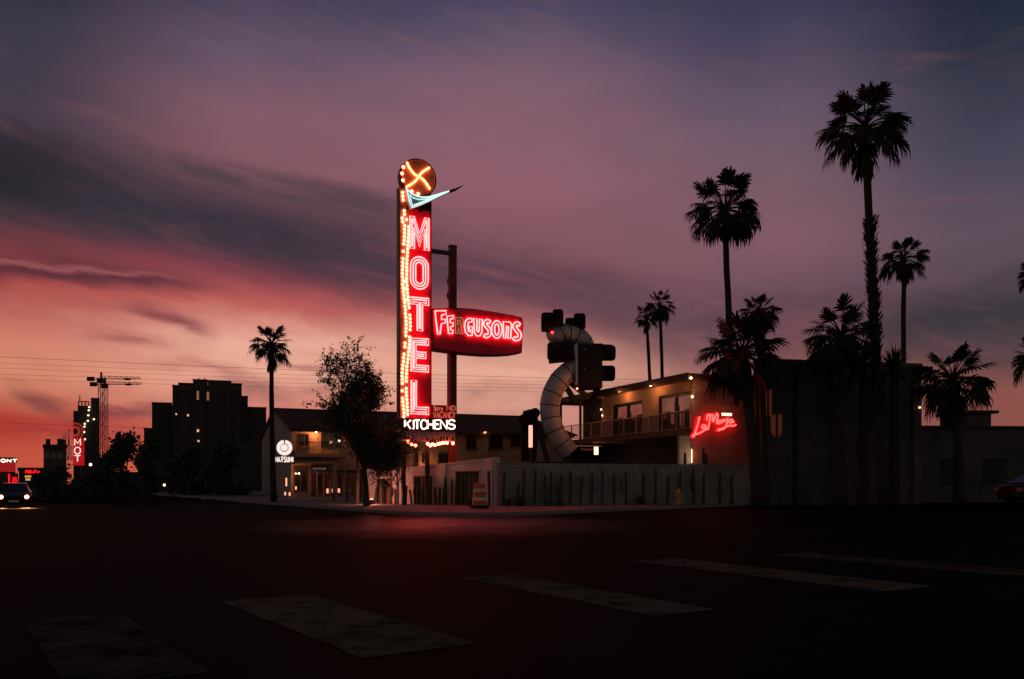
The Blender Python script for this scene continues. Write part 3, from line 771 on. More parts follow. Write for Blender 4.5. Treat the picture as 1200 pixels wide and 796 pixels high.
for px, py, l in [(334.8,565,'tall pink lamp glowing just inside the motel entrance'),(346,572,'short pink lamp glowing beside the motel entrance door'),(333.5,578.5,'low pink lamp at the foot of the motel entrance'),(338.6,579,'stubby pink lamp by the motel entrance pillar')]:
    u, z = MQ(px, py); p = world(MP, u, -.3, z)
    t = thing('entrance_lamp', l, 'lamp', p, TG, 'lamps at the motel entrance')
    h = .5 if 'tall' in l else .2
    MB().lathe([(.04,-h*.6),(.055,-h*.5),(.055,h*.5),(.03,h*.6)], 8).build('shade', E_cand, t); MB().lathe([(.06,-h*.6-.06),(.06,-h*.6-.005)], 8).build('base', M_dark, t)

def round_sign():
    D = 58.6; c = P(333.4, 524.8, D); r = .53
    t = thing('restaurant_sign', 'white backlit ring and disc sign with bold lettering below on the motel gable', 'sign', c, 0)
    def ringm(r0, r1, y, a0, a1, n=40):
        m = MB(); vs = []
        for i in range(n+1):
            a = a0 + (a1-a0)*i/n
            for (rr, yy) in ((r0,y),(r1,y),(r1,y+.1),(r0,y+.1)): vs.append((rr*sin(a), yy, rr*cos(a)))
        fs = []
        for i in range(n):
            for k in range(4): fs.append((i*4+k, i*4+(k+1)%4, i*4+4+(k+1)%4, i*4+4+k))
        m.add(vs, fs + [(0,1,2,3), (n*4, n*4+3, n*4+2, n*4+1)]); return m
    ringm(.29, r, -.06, .13, 2*pi - .13).build('ring', E_hat, t)
    MB().lathe([(.235,.0),(.235,.06)], 28, (0,0,0), 'y').build('disc', E_hat, t)
    MB().lathe([(r*1.02,-.12),(r*1.02,-.05)], 36, (0,0,0), 'y').build('backing', M_black, t)
    m = MB(); write(m, 'HATSUMI', ((-.62,-.98),(.62,-.98),.34,.34), .042, -.04, gap=.42); m.build('lettering', E_hat, t)
    MB().box(-.66, .66, .03, .08, -1.05, -.58).build('letter_backing', M_black, t)
    MB().bar((0,.12,-.3),(.3,1.6,-.3), .08).build('arm', M_dark, t)
    MB().bar((0,.1,0),(0,.1,-.98), .06).build('spine', M_dark, t)
round_sign()

# ------------------------------------------------------------------ low white wall with grilles, then the long grey wall
LW0 = (GX(430, 43.4), 43.4); LW1 = (GX(583, 39.4), 39.4)
LT = math.atan2(LW1[1]-LW0[1], LW1[0]-LW0[0]); LP = Plane(*LW0, LT)
def low_wall():
    t = thing('white_wall', 'low white stucco wall with sloping top and barred openings below the neon sign', 'wall', (*LW0, .1), LT)
    q = lambda px, py: (LP.uz(px, py)[0], LP.uz(px, py)[1] - .1)
    L_ = LP.u(583)
    ops = [(442, 460, 561), (485, 506, 557.5), (534.5, 561, 552.5)]
    tops = [(430, 551.5), (459, 551.6), (583, 537.8)]
    m = MB()
    def topz(u):
        pts = [q(*p) for p in tops]
        for (a, za), (b, zb) in zip(pts, pts[1:]):
            if u <= b: return za + (zb-za)*max(0, (u-a))/(b-a)
        return pts[-1][1]
    x = 0; th = .25
    def seg(u0, u1, z0f, z1f):
        m.add([(u0,0,z0f(u0)),(u1,0,z0f(u1)),(u1,0,z1f(u1)),(u0,0,z1f(u0)),(u0,th,z0f(u0)),(u1,th,z0f(u1)),(u1,th,z1f(u1)),(u0,th,z1f(u0))],
              [(0,1,2,3),(7,6,5,4),(0,4,5,1),(3,2,6,7),(0,3,7,4),(1,5,6,2)])
    zero = lambda u: 0.0
    for a, b, py in ops:
        ua, ub = LP.u(a), LP.u(b); zo = q((a+b)/2, py)[1]
        seg(x, ua, zero, topz); seg(ua, ub, lambda u: zo, topz); x = ub
    seg(x, L_, zero, topz)
    m.build('wall', M_stucco, t)
    for a, b, py in ops:
        ua, ub = LP.u(a), LP.u(b); zo = q((a+b)/2, py)[1]
        f = MB(); f.box(ua, ub, -.05, .08, zo - .1, zo - .003); f.box(ua, ua+.07, -.04, .07, 0, zo-.1); f.box(ub-.07, ub, -.04, .07, 0, zo-.1)
        f.box(ua+.07, ub-.07, -.03, .05, zo*.62, zo*.62 + .06)
        g = f.build('grille', M_brown, t)
        b_ = MB(); n = 6
        for i in range(1, n):
            xx = ua + (ub-ua)*i/n; b_.tube([(xx, .02, 0), (xx, .02, zo - .1)], .022, 6)
        b_.build('bars', M_dark, g)
        MB().box(ua - .12, ub + .12, -.09, -.002, zo + .004, zo + .10).build('lintel', M_stucco, t)
        MB().box(ua + .01, ub - .01, .16, .2, .02, zo - .02).build('back_panel', M_tan, g)
    pts = [q(*p) for p in tops]
    c = MB()
    for (a, za), (b, zb) in zip(pts, pts[1:]):
        c.bar((a, th/2, za + .035), (b, th/2, zb + .035), th + .08, .065)
    c.build('coping', M_stucco, t)
    for px in (519.5, 574):
        u = LP.u(px); MB().box(u - .18, u + .18, -.09, -.002, 0, topz(u) + .04).build('pier', M_stucco, t)
low_wall()
GW0 = (GX(583.6, 39.2), 39.2); GT = math.radians(20); GP = Plane(*GW0, GT)
def grey_wall():
    t = thing('grey_wall', 'long plain grey block wall right of the white wall', 'wall', (*GW0, .1), GT)
    L_ = GP.u(893); H = 1.93
    MB().box(0, L_, 0, .22, 0, H).build('wall', M_stuccog, t)
    MB().box(-.02, L_, -.03, .25, H + .003, H + .07).build('coping', M_stuccog, t)
    for i in range(1, 6):
        u = L_*i/6; MB().box(u - .2, u + .2, -.06, -.002, 0, H - .01).build('pier', M_stuccog, t)
grey_wall()

# ------------------------------------------------------------------ balcony building with the script sign
LX, LY = GX(812, 46), 46.0
def fs(px):   # distance along the facade (receding to the left) for a photograph column
    t = (px - CX) / FPX; return (LX - t*LY) / (U23.y + t*U23.x)
def fz(px, py): return CAMZ + (HY - py) / FPX * (LY + fs(px)*U23.x)
GBP = Plane(LX, LY, TG)
def balcony_building():
    t = thing('balcony_building', 'two storey building with railed balcony, big windows and red lit brick end wall', 'building', (LX, LY, 0), TG)
    zt = 7.0; zf = 3.78; Lr = fs(655); Lw = fs(705.5); W = 9.0
    sl = .30
    # local axes: x = along the brick end wall, y = along the facade away to the left
    m = MB()
    w1 = (fs(811.2), fs(771.5)); w2 = (fs(753), fs(717.5))
    zh1 = fz(791, 461); zh2 = fz(735, 472); zs = zf + sl + .02
    def wl(y0, y1, z0, z1): m.box(0, .25, y0, y1, z0, z1)
    wl(.26, w1[0], zs, zt-.3); wl(w1[1], w2[0], zs, zt-.3); wl(w2[1], Lw, zs, zt-.3)
    wl(w1[0], w1[1], zh1, zt-.3); wl(w2[0], w2[1], zh2, zt-.3)
    m.build('facade', M_tan, t)
    MB().box(0, W, .001, .25, 0, zt-.3).build('brick_wall', M_brickp, t)
    MB().box(.6, W, Lw + .001, Lw + .2, zs, zt-.3).build('side_wall', M_tan, t)
    MB().box(W - .2, W, .26, Lr, 0, zt-.3).build('rear_wall', M_tan, t)
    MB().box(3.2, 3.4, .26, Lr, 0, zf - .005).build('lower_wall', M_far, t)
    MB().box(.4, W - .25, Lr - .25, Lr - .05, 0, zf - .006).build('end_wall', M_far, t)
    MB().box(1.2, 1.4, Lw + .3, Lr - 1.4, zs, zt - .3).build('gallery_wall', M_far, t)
    MB().box(.02, 2.2, 1.3, 1.5, 0, zf - .01).build('partition', M_gable, t)
    MB().box(.3, W-.25, .26, Lr - .1, zf + .02, zf + sl - .005).build('floor_slab', M_conc, t)
    MB().box(-.14, .29, -.02, Lr, zf, zf + sl).build('balcony_edge', M_brown, t)
    rf = MB().box(-.62, W + .2, -.5, Lr + .25, zt - .295, zt).build('roof', M_brown, t)
    MB().box(-.66, -.622, -.52, Lr + .27, zt - .31, zt + .03).build('fascia', M_dark, rf)
    for y in (Lr - .2, Lr - 3.2): MB().box(.02, .16, y, y + .14, zf + sl, zt - .3).build('gallery_post', M_brown, t)
    for (a, b), zh, nm in ((w1, zh1, 'r'), (w2, zh2, 'l')):
        f = MB(); fr = .09
        f.box(.06, .2, a, b, zh - fr*2, zh - .003); f.box(.06, .2, a, b, zs, zs + fr)
        f.box(.06, .2, a + .003, a + fr, zs + fr, zh - fr*2); f.box(.06, .2, b - fr, b - .003, zs + fr, zh - fr*2)
        f.box(.05, .19, (a+b)/2 - .1, (a+b)/2 + .1, zs + fr, zh - fr*2)
        w = f.build('window', M_dark, t)
        MB().box(.12, .15, a + .01, b - .01, zs + .01, zh - .01).build('pane', M_refl, w)
        c = MB(); 
        for j in range(3):
            y0 = a + (b-a)*(.14 + .28*j); c.box(.088, .108, y0, y0 + .42, zs + .1, zs + 1.1 + .25*(j % 2))
        c.build('reflected_plants', M_cact, w)
    # railing
    rl = MB(); zr = zf + sl + .98
    rl.box(-.11, -.06, 0, Lr, zr, zr + .05); rl.box(-.10, -.07, 0, Lr, zf + sl + .06, zf + sl + .09)
    y = 0
    while y <= Lr: rl.box(-.11, -.06, y, y + .05, zf + sl + .003, zr); y += 1.42
    r = rl.build('railing', M_mauve, t)
    ms = MB(); y = .09
    while y < Lr: ms.box(-.092, -.080, y, y + .012, zf + sl + .09, zr); y += .12
    for k in range(1, 8): ms.box(-.096, -.092, 0, Lr, zf + sl + .06 + k*.11, zf + sl + .068 + k*.11)
    ms.build('mesh_infill', M_brown, r)
    # round-headed doors in the dark ground storey
    for px in (735, 765, 785):
        y = fs(px); MB().box(3.15, 3.198, y, y + 1.0, .1, 2.3).build('door', M_brown, t)
balcony_building()
def bw(x, y, z): v = Vector((LX, LY, 0)) + U23*x + V23*y; return (v.x, v.y, z)
for px, py, r, l, e in [(701,467.3,.10,'large warm lamp under the balcony building eave, leftmost',16),(734.8,458.5,.075,'warm lamp under the balcony building eave between its two windows',13),(772,452,.05,'faint warm lamp under the eave above the right balcony window',13),(820,443,.055,'small warm lamp under the eave at the brick corner',4)]:
    y = fs(px); z = CAMZ + (HY-py)/FPX*(LY + y*U23.x - .6*U23.y); p = bw(-.55, y, z)
    lamp_globe('soffit_light', l, p, r, E_warm if r < .06 else E_lampw, 'lamps under the balcony eave', (0,.05,.12)); lamp_light((p[0]-.1, p[1]-.15, p[2]-.12), e)
y = fs(811); p = bw(-.12, y - .2, fz(811, 465.5)); lamp_globe('corner_lamp', 'bright small lamp at the brick corner beside the right balcony window', p, .085, E_lampw, None, (.1,.1,0)); lamp_light((p[0]-.15,p[1]-.2,p[2]), 4)
y = fs(704.5); p = bw(.0, y, fz(704.5, 480)); lamp_globe('shell_lamp', 'pale lamp on the facade edge beside the dark gallery', p, .07, E_lampw, None, (.2,.1,0))
y = fs(706); p = bw(.02, y, fz(706, 487)); lamp_globe('shell_lamp', 'wide pale lamp below its twin beside the dark gallery', p, .085, E_lampw, None, (.2,.1,0))
def box_lamp(name, label, loc, w, h, em, rz=TG, e=0):
    t = thing(name, label, 'lamp', loc, rz)
    MB().box(-w/2, w/2, -.04, .04, -h/2, h/2).build('diffuser', em, t)
    MB().box(-w/2 - .02, w/2 + .02, .042, .09, -h/2 - .02, h/2 + .02).build('housing', M_dark, t)
    if e: lamp_light((loc[0]-.15, loc[1]-.3, loc[2]), e)
y = fs(694); z = fz(694, 528.3); box_lamp('wall_light', 'bright upright box lamp below the balcony', bw(.3, y, z), .28, .52, E_lampw, TG, 5)
y = fs(673); z = fz(673, 526.5); box_lamp('strip_light', 'long dim strip lamp below the left end of the balcony', bw(1.0, y, z), 1.2, .15, E_faint, TG + .3)
z = fz(811.5, 534.5); box_lamp('strip_light', 'thin upright strip lamp on the edge of the brick end wall', bw(-.06, .03, z), .06, .75, E_lampw, TG - .6, 3)
lamp_light(bw(1.0, .75, 2.6), 4, (1,.7,.45))
# script neon sign on the brick end wall
def script_sign():
    t = thing('script_sign', 'red neon handwriting sign tilted up on the brick end wall', 'sign', (LX, LY, 0), TG)
    q = lambda x, y: GBP.uz(800 + x/6.123, 470 + y/6.123)
    L1 = [(106,116),(98,150),(90,182),(80,212),(72,240),(62,258),(58,248),(72,240),(96,236),(124,222),(158,200)]
    a1 = [(148,178),(134,174),(124,186),(130,198),(144,190),(148,176),(148,192),(158,186)]
    M1 = [(168,212),(176,170),(182,132),(178,104),(166,110),(162,130)]
    M1 = [(160,140),(160,112),(174,98),(180,120),(174,170),(166,208)]
    M2 = [(178,128),(190,102),(200,104),(198,136),(204,150),(218,112),(232,92),(236,112),(228,150),(236,166)]
    o1 = [(256,140),(244,144),(242,160),(252,164),(260,152),(256,140)]
    n1 = [(268,160),(270,138),(272,146),(284,134),(288,152)]
    j1 = [(306,124),(302,160),(292,188),(270,204),(246,204),(236,212)]
    a2 = [(338,138),(324,136),(316,150),(324,160),(336,150),(340,134),(340,154),(352,150)]
    fl = [(238,214),(256,206),(286,190),(320,178),(348,180),(366,172)]
    for nm, ln in [('L',L1),('a',a1),('M',M1),('M',M2),('o',o1),('n',n1),('j',j1),('a',a2),('flourish',fl)]:
        pts = [q(*p) for p in ln]
        pts = smooth([(u, -.20, z) for u, z in pts], 4)
        back = MB().tube([(p.x, -.11, p.z) for p in pts], .088, 7).build('letter' if nm != 'flourish' else 'flourish', E_halo, t)  # thick glowing tube added as the red glow around the thin neon
        MB().tube(pts, .042, 6).build('neon_tube', E_red, back)
    m = MB()
    for x, y in ((95,170),(190,130),(250,150),(330,150)):
        u, z = q(x, y); m.bar((u, -.1, z), (u, -.001, z), .05)
    m.build('mounts', M_dark, t)
script_sign()
_u, _z = LP.uz(458.5, 583); _p = world(LP, _u, -1.5, .3)
_t = thing('ground_light', 'small white ground lamp at the foot of the low white wall near its left end', 'lamp', (_p[0], _p[1], .126), LT)
MB().lathe([(.09,0),(.10,.05),(.10,.2),(.085,.24)], 10).build('housing', M_dark, _t); MB().lathe([(.08,.242),(.085,.25),(.05,.29)], 10).build('lens', E_lampw, _t)
lamp_light((_p[0], _p[1], .62), 26, (1,.27,.19))
p = GBP.uz(848.3, 486.2); box_lamp('bar_light', 'short bright white bar lamp just above the red script sign', world(GBP, p[0], -.25, p[1]), .62, .15, E_lampw, TG)

# ------------------------------------------------------------------ dark brick hall at right
HX, HYY = GX(884, 44.0), 44.0; HT = math.radians(12); HP = Plane(HX, HYY, HT)
def brick_hall():
    t = thing('brick_hall', 'tall dark brick hall with flat roof behind the palms at right', 'building', (HX, HYY, 0), HT)
    L_ = HP.u(1078); zt = GZ(421, 44.3)
    MB().slab([(0,0),(L_,0),(L_,12),(6.4,12)], 0, zt - .2).build('wall', M_brickd, t)
    MB().slab([(-.12,-.1),(L_+.1,-.1),(L_+.1,12.1),(6.4,12.1)], zt - .197, zt).build('parapet', M_brickd, t)
    def arch(px0, px1, py0, py1, em, nm):  # glowing window shapes that stand for warm lit patches behind the palms
        u0, z1 = HP.uz(px0, py0); u1, z0 = HP.uz(px1, py1); r = (u1-u0)/2
        pts = [(u0, z1), (u0, z0 + r)] + [(u0 + r - r*cos(pi*i/10), z0 + r - r*sin(pi*i/10)) for i in range(11)] + [(u1, z1)]
        w = MB().prism(inset(pts, -.06), -.03, -.002).build('window', M_brown, t)
        MB().prism(pts, -.05, -.031).build('pane', em, w)
        MB().box((u0+u1)/2 - .05, (u0+u1)/2 + .05, -.08, -.051, z0, z1).build('mullion', M_dark, w)
    arch(903, 916, 486, 512, E_faint, 'a')
    arch(894.5, 904, 457, 489, E_faint, 'b')
    MB().box(2.2, 2.4, -.16, -.002, 0, zt - .2).build('downpipe', M_dark, t)
    for x in (.0, L_*.45, L_ - .5): MB().box(x, x + .5, -.14, -.003, 0, zt - .25).build('pilaster', M_brickd, t)
    u, z = HP.uz(1075, 478); b = MB().ball((u, -.2, z), .06, 8, 5).build('lamp', E_lampw, t); MB().bar((u, -.19, z), (u, -.001, z+.1), .04).build('bracket', M_dark, b)
brick_hall()
def low_store():
    D = 50; x0, x1 = GX(1074, D), GX(1262, D)
    t = thing('flat_roofed_store', 'low flat roofed store with a small roof house at the far right', 'building', (x0, D, 0), math.radians(4))
    zt = GZ(499, D)
    MB().box(0, x1-x0, 0, 9, 0, zt - .15).build('wall', M_brickd, t)
    MB().box(-.1, x1-x0+.1, -.15, 9.1, zt - .147, zt).build('parapet', M_dark, t)
    rh = MB().box(GX(1150,D)-x0, GX(1181,D)-x0, 1.2, 4, zt + .004, GZ(484,D+1)).build('roof_house', M_brickd, t)
    MB().box(GX(1150,D)-x0-.2, GX(1184,D)-x0+.15, .9, 4.2, GZ(484,D+1)+.003, GZ(480.5,D+1)).build('cornice', M_dark, rh)
    MB().tube([(GX(1161,D)-x0, 2.4, GZ(481,D)), (GX(1161,D)-x0, 2.4, GZ(465,D))], .12, 6).build('vent_pipe', M_dark, rh)
    for i in range(3):
        a = 1.5 + i*2.6; w = MB().box(a, a + 1.4, -.06, -.002, 1.0, 2.6).build('window', M_dark, t); MB().box(a+.08, a+1.32, -.075, -.061, 1.08, 2.52).build('pane', M_dark, w)
low_store()
# ------------------------------------------------------------------ palms
def fan(m, hub, d, side, Lb, n, spread, droop, rng):
    """a costapalmate blade: folded leaflets leaving the end of the stalk, drooping at their tips"""
    up = side.cross(d).normalized(); g = Vector((0,0,-1))
    for i in range(n):
        q = (i/(n-1) - .5) * 2
        a = q * spread + rng.uniform(-.06,.06)
        L_ = Lb * (1 - .22*abs(q)) * rng.uniform(.82,1.12)
        h = hub + d * Lb * .34 * (1 - abs(q)**1.5)
        v = (d*cos(a) + side*sin(a) + up*.12*sin(i*2.9)).normalized()
        w = (side*cos(a) - d*sin(a)).normalized()
        hw = L_ * (.060 if n > 11 else .085)
        p1 = h + v*L_*.36 + g*L_*droop*.05
        p2 = h + v*L_*.66 + g*L_*droop*.26
        p3 = h + v*L_*(.90 - .22*droop) + g*L_*droop*.74 + w*rng.uniform(-.05,.05)*L_
        m.add([h - w*hw*.5, h + w*hw*.5, p1 + w*hw, p1 - w*hw, p2 + w*hw*.75, p2 - w*hw*.75, p3],
              [(0,1,2,3),(3,2,4,5),(5,4,6)])
def palm(name, label, base, top, R_, tr, seed, nf=38, skirt=.0, trunk_husk=None, cat='palm tree', group='palm trees', low=-.55, flat=1.0, petw=.032, dead=0):
    rng = random.Random(seed); base = Vector(base); top = Vector(top)
    t = thing(name, label, cat, base, 0, group)
    b = Vector((0,0,0)); tp = top - base
    n = 14; pts = []; rs = []
    bend = Vector((rng.uniform(-1,1), rng.uniform(-1,1), 0)) * tp.length * .012
    for i in range(n+1):
        f = i/n; pts.append(b + tp*f + bend*sin(pi*f) + Vector((rng.uniform(-1,1), rng.uniform(-1,1),0))*tr*.07); 
        rr = tr * (1.25 - .40*f) if i else tr*1.55
        rs.append(rr*rng.uniform(.95,1.05))
    tk = MB().tube(pts, rs, 10).build('trunk', M_bark, t, True)
    if trunk_husk:
        z0, z1, hr = trunk_husk; m = MB()
        f0, f1 = z0/tp.z, z1/tp.z; k = int((z1-z0)/.16)
        for i in range(k):
            f = f0 + (f1-f0)*i/k
            c = b + tp*f + bend*sin(pi*f)
            for j in range(9):
                a = rng.uniform(0, 2*pi); o = Vector((cos(a), sin(a), 0)); q = Vector((-sin(a), cos(a), 0))
                rr = hr*rng.uniform(.8,1.22); 
                m.add([c+o*tr*.8-q*.09+Vector((0,0,-.15)), c+o*tr*.8+q*.09+Vector((0,0,-.15)), c+o*rr+q*.05+Vector((0,0,.16)), c+o*rr*1.05-q*.03+Vector((0,0,.22))], [(0,1,2,3)])
        m.build('old_leaf_bases', M_bark, tk)
    m = MB(); md = MB()
    c0 = tp
    for i in range(nf):
        f = (i + .5)/nf
        el = math.asin(max(-1, min(1, 1 - (1-low)*f))) + rng.uniform(-.16,.16)     # from straight up to hanging
        el = min(el, rng.uniform(.85,1.25))
        az_ = i*2.39996 + rng.uniform(-.3,.3)
        d = Vector((cos(az_)*cos(el), sin(az_)*cos(el), sin(el)*flat))
        pl = R_ * rng.uniform(.40,.62); c = c0 + Vector((0,0,-.10*R_*f))
        sag = .30 if el < .7 else .08
        k1 = c + d*pl*.55; hub = c + d*pl + Vector((0,0,-1))*pl*sag*.5
        m.tube([c, k1, hub], [petw*1.4, petw*1.1, petw*.8], 4)
        d2 = (d + Vector((0,0,-1))*sag*1.2).normalized()
        side = d2.cross(Vector((0,0,1)))
        side = side.normalized() if side.length > .05 else Vector((cos(az_+1.57), sin(az_+1.57), 0))
        tw = rng.uniform(-.7,.7); upv = side.cross(d2); side = (side*cos(tw) + upv*sin(tw)).normalized()
        droop = .15 + .75*max(0, .75 - el)/1.4 + rng.uniform(0,.2)
        fan(m, hub, d2, side, R_*rng.uniform(.38,.52), 20, 1.25, min(droop*1.1,1.0), rng)
    m.build('crown', M_frond, t)
    if skirt:
        for i in range(int(26*max(1,skirt/R_)) + dead):
            a = rng.uniform(0,2*pi); o = Vector((cos(a), sin(a), 0)); f = rng.random()
            c = c0 + o*tr*.7 + Vector((0,0,-.1 - f*skirt*.42))
            d = (o*rng.uniform(.10,.50)*(1-.6*f) + Vector((0,0,-1))).normalized()
            side = d.cross(o).normalized()
            hub = c + d*skirt*.26
            md.tube([c, hub], [petw, petw*.8], 4)
            fan(md, hub, d, side, skirt*rng.uniform(.24,.36), 9, .34, .10, rng)
        md.build('dead_skirt', M_dead, t)
    return t
def pp(px, py, D): return tuple(P(px, py, D))
def gp(px, D, z=.12): return (GX(px, D), D, z)
palm('palm_tree', 'slim palm standing in front of the motel gable beside the ring sign', gp(321,47), pp(318.2,403,47), 1.25, .13, 3, 32, 1.5, low=-.6)
palm('palm_tree', 'left and lower of the twin far palms rising over the balcony building roof', gp(768,82), pp(757.5,371,82), 1.3, .17, 5, 24, 1.5, low=-.6)
palm('palm_tree', 'right and taller of the twin far palms rising over the balcony building roof', gp(778,84), pp(773,357,84), 1.75, .18, 6, 30, 1.5, low=-.8)
palm('palm_tree', 'tall palm with round shaggy crown above the red script sign', gp(870,49), pp(849.5,243,49), 2.2, .19, 8, 46, 2.1, low=-.5)
palm('palm_tree', 'broad low palm with splayed fronds right of the red script sign', gp(889,42), pp(870,411,42), 2.25, .27, 9, 52, 2.6, low=-.6, dead=20)
palm('palm_tree', 'small palm crown poking up just behind the broad low palm', gp(897,43.5), pp(889,365.5,43.5), 1.12, .16, 10, 36, 1.7, low=-.7)
palm('palm_tree', 'tallest palm with thick shaggy skirt and husk covered trunk', gp(1036,41.5), pp(1014,148,41.5), 2.15, .20, 12, 48, 2.7, trunk_husk=(4.5, 14.0, .36), low=-.5)
palm('palm_tree', 'medium palm just right of the tallest palm trunk', gp(1063,60), pp(1059.5,302,60), 1.75, .17, 13, 40, 2.0, low=-.6)
palm('palm_tree', 'bushy low palm left of the tallest palm trunk', gp(985,42), pp(986,391,42), 1.95, .24, 14, 48, 2.8, low=-.8, dead=20)
palm('palm_tree', 'spreading low palm at right before the dark brick hall end', gp(1124,42), pp(1116,443,42), 1.95, .20, 15, 48, 2.4, low=-.8, dead=14)
palm('palm_tree', 'far palm cut by the right edge of the picture, upper one', gp(1209,75), pp(1209,321,75), 1.3, .18, 17, 30, 1.6, low=-.7)
palm('palm_tree', 'palm cut by the right edge of the picture, lower one', gp(1214,52), pp(1212,418,52), 1.45, .18, 18, 34, 1.6, low=-.7)
def yucca(label, base, top, R_, seed):
    rng = random.Random(seed); base = Vector(base); top = Vector(top)
    t = thing('yucca', label, 'yucca', base); c = top - base
    MB().tube([(0,0,0), tuple(c)], [.3,.2], 9).build('trunk', M_bark, t)
    m = MB()
    for i in range(90):
        el = rng.uniform(-.5, 1.45); a = rng.uniform(0, 2*pi); d = Vector((cos(a)*cos(el), sin(a)*cos(el), sin(el))); s_ = d.cross(Vector((0,0,1))).normalized()*.055
        L_ = R_*rng.uniform(.7,1.05); dr = Vector((0,0,-.12*L_ if el < .6 else 0))
        m.add([c - s_*.6, c + s_*.6, c + d*L_*.5 + s_, c + d*L_*.5 - s_, c + d*L_ + dr], [(0,1,2,3),(3,2,4)])
    m.build('leaves', M_frond, t)
yucca('spiky yucca with sword leaves right of the tallest palm trunk', gp(1048,43.5), pp(1048,434,43.5), 1.45, 21)
yucca('small spiky yucca between the bushy low palm and the tallest palm', gp(1012,43.2), pp(1012,424,43.2), 1.0, 22)

# ------------------------------------------------------------------ leafy trees
def tree(name, label, base, crown_c, crown_r, seed, tr=.14, limbs=16, twigs=20, leaves=22, leaf=.11, group=None, conic=False, lo=-.55):
    """trunk, limbs that end in separate leaf clumps, twigs inside each clump and leaves set along every twig"""
    rng = random.Random(seed); t = thing(name, label, 'tree', base, 0, group)
    cc = Vector(crown_c) - Vector(base); rx, ry, rz = crown_r
    mw = MB(); ml = MB(); fork = Vector((rng.uniform(-.1,.1), 0, max(cc.z - rz*.8, cc.z*.25)))
    mw.tube([(0,0,0), tuple(fork*.5 + Vector((.04,0,0))), tuple(fork)], [tr*1.3, tr, tr*.85], 8)
    for i in range(limbs):
        a = i*2.39996 + rng.uniform(-.5,.5); zf = lo + (1-lo)*((i*.618 + rng.uniform(0,.25)) % 1.0)
        w = math.sqrt(max(.05, 1 - zf*zf*.85)) * rng.uniform(.35, .95)
        if conic: w = max(.06, (1 - (zf - lo)/(1 - lo))*.95)
        e = cc + Vector((cos(a)*rx*w, sin(a)*ry*w, rz*zf*rng.uniform(.8,1.0)))
        mid = fork.lerp(e, .45) + Vector((rng.uniform(-.15,.15)*rx, rng.uniform(-.15,.15)*ry, .10*rz))
        mw.tube(smooth([fork, mid, e], 4), [tr*.5*(1-.1*k) for k in range(9)], 6)
        cr = rng.uniform(.24,.42)*min(rx, rz) * (.8 if conic else 1)
        for k in range(twigs):
            d = Vector((rng.gauss(0,1), rng.gauss(0,1), rng.gauss(.25,.8))).normalized()
            s0 = mid.lerp(e, rng.uniform(.45,1.0)); L_ = cr*rng.uniform(.7,1.75); p = s0 + d*L_ + Vector((0,0,-.1*L_))
            if k % 3 == 0: mw.tube([s0, s0.lerp(p,.5) + Vector((0,0,.06*L_)), p], [tr*.10, tr*.07, tr*.03], 4)
            for j in range(leaves):
                q = s0.lerp(p, rng.uniform(.15,1.08)) + Vector((rng.gauss(0,1), rng.gauss(0,1), rng.gauss(0,1)))*leaf*.5
                u = (d*.6 + Vector((rng.uniform(-1,1), rng.uniform(-1,1), rng.uniform(-1,1)))).normalized(); b = u.cross(Vector((rng.uniform(-1,1), rng.uniform(-1,1), rng.uniform(-1,1)))).normalized()
                l = leaf*rng.uniform(.6,1.3)
                ml.add([q - u*l*.5, q + b*l*.28, q + u*l*.5, q - b*l*.28], [(0,1,2,3)])
    mw.build('trunk', M_wood, t); ml.build('crown', M_leaf, t)
    return t
D = 39.5
tree('street_tree', 'leafy street tree on the corner left of the neon blade sign', gp(429,D), P(430,488,D), (2.1,1.5,3.0), 31, .13, 36, 36, 22, .12, lo=-.85)
tree('street_tree', 'ragged upper tree crown leaning left behind the corner street tree', gp(418,D+2.5), P(405,446,D+2.5), (1.6,1.2,2.4), 37, .09, 14, 24, 15, .115, lo=-.6)
far = [(124,552,86,12,26,'small dark far tree just right of the unfinished tower'),(145,545,78,21,44,'pointed dark far tree left of the stepped high rise'),(174,545,75,14,40,'ragged far tree against the left wing of the stepped high rise'),
       (222,560,70,32,40,'wide dark tree mass in front of the stepped high rise'),(108,572,84,22,20,'low dark far bush below the cranes'),(64,566,95,34,22,'low dark far bush beneath the tower with twin roof blocks'),(262,560,68,24,38,'dark far tree in front of the windowless block')]
for i, (px, py, D, rx, rz, l) in enumerate(far):
    k = D/1000; c = P(px, py, D)
    tree('far_tree', l, gp(px, D, dip(GX(px,D), D)), c, (rx*k, rx*k*.8, rz*k), 50+i, .16, 15, 18, 18, .36, lo=-.95, group='dark trees along the far left kerb', conic=(px == 146))

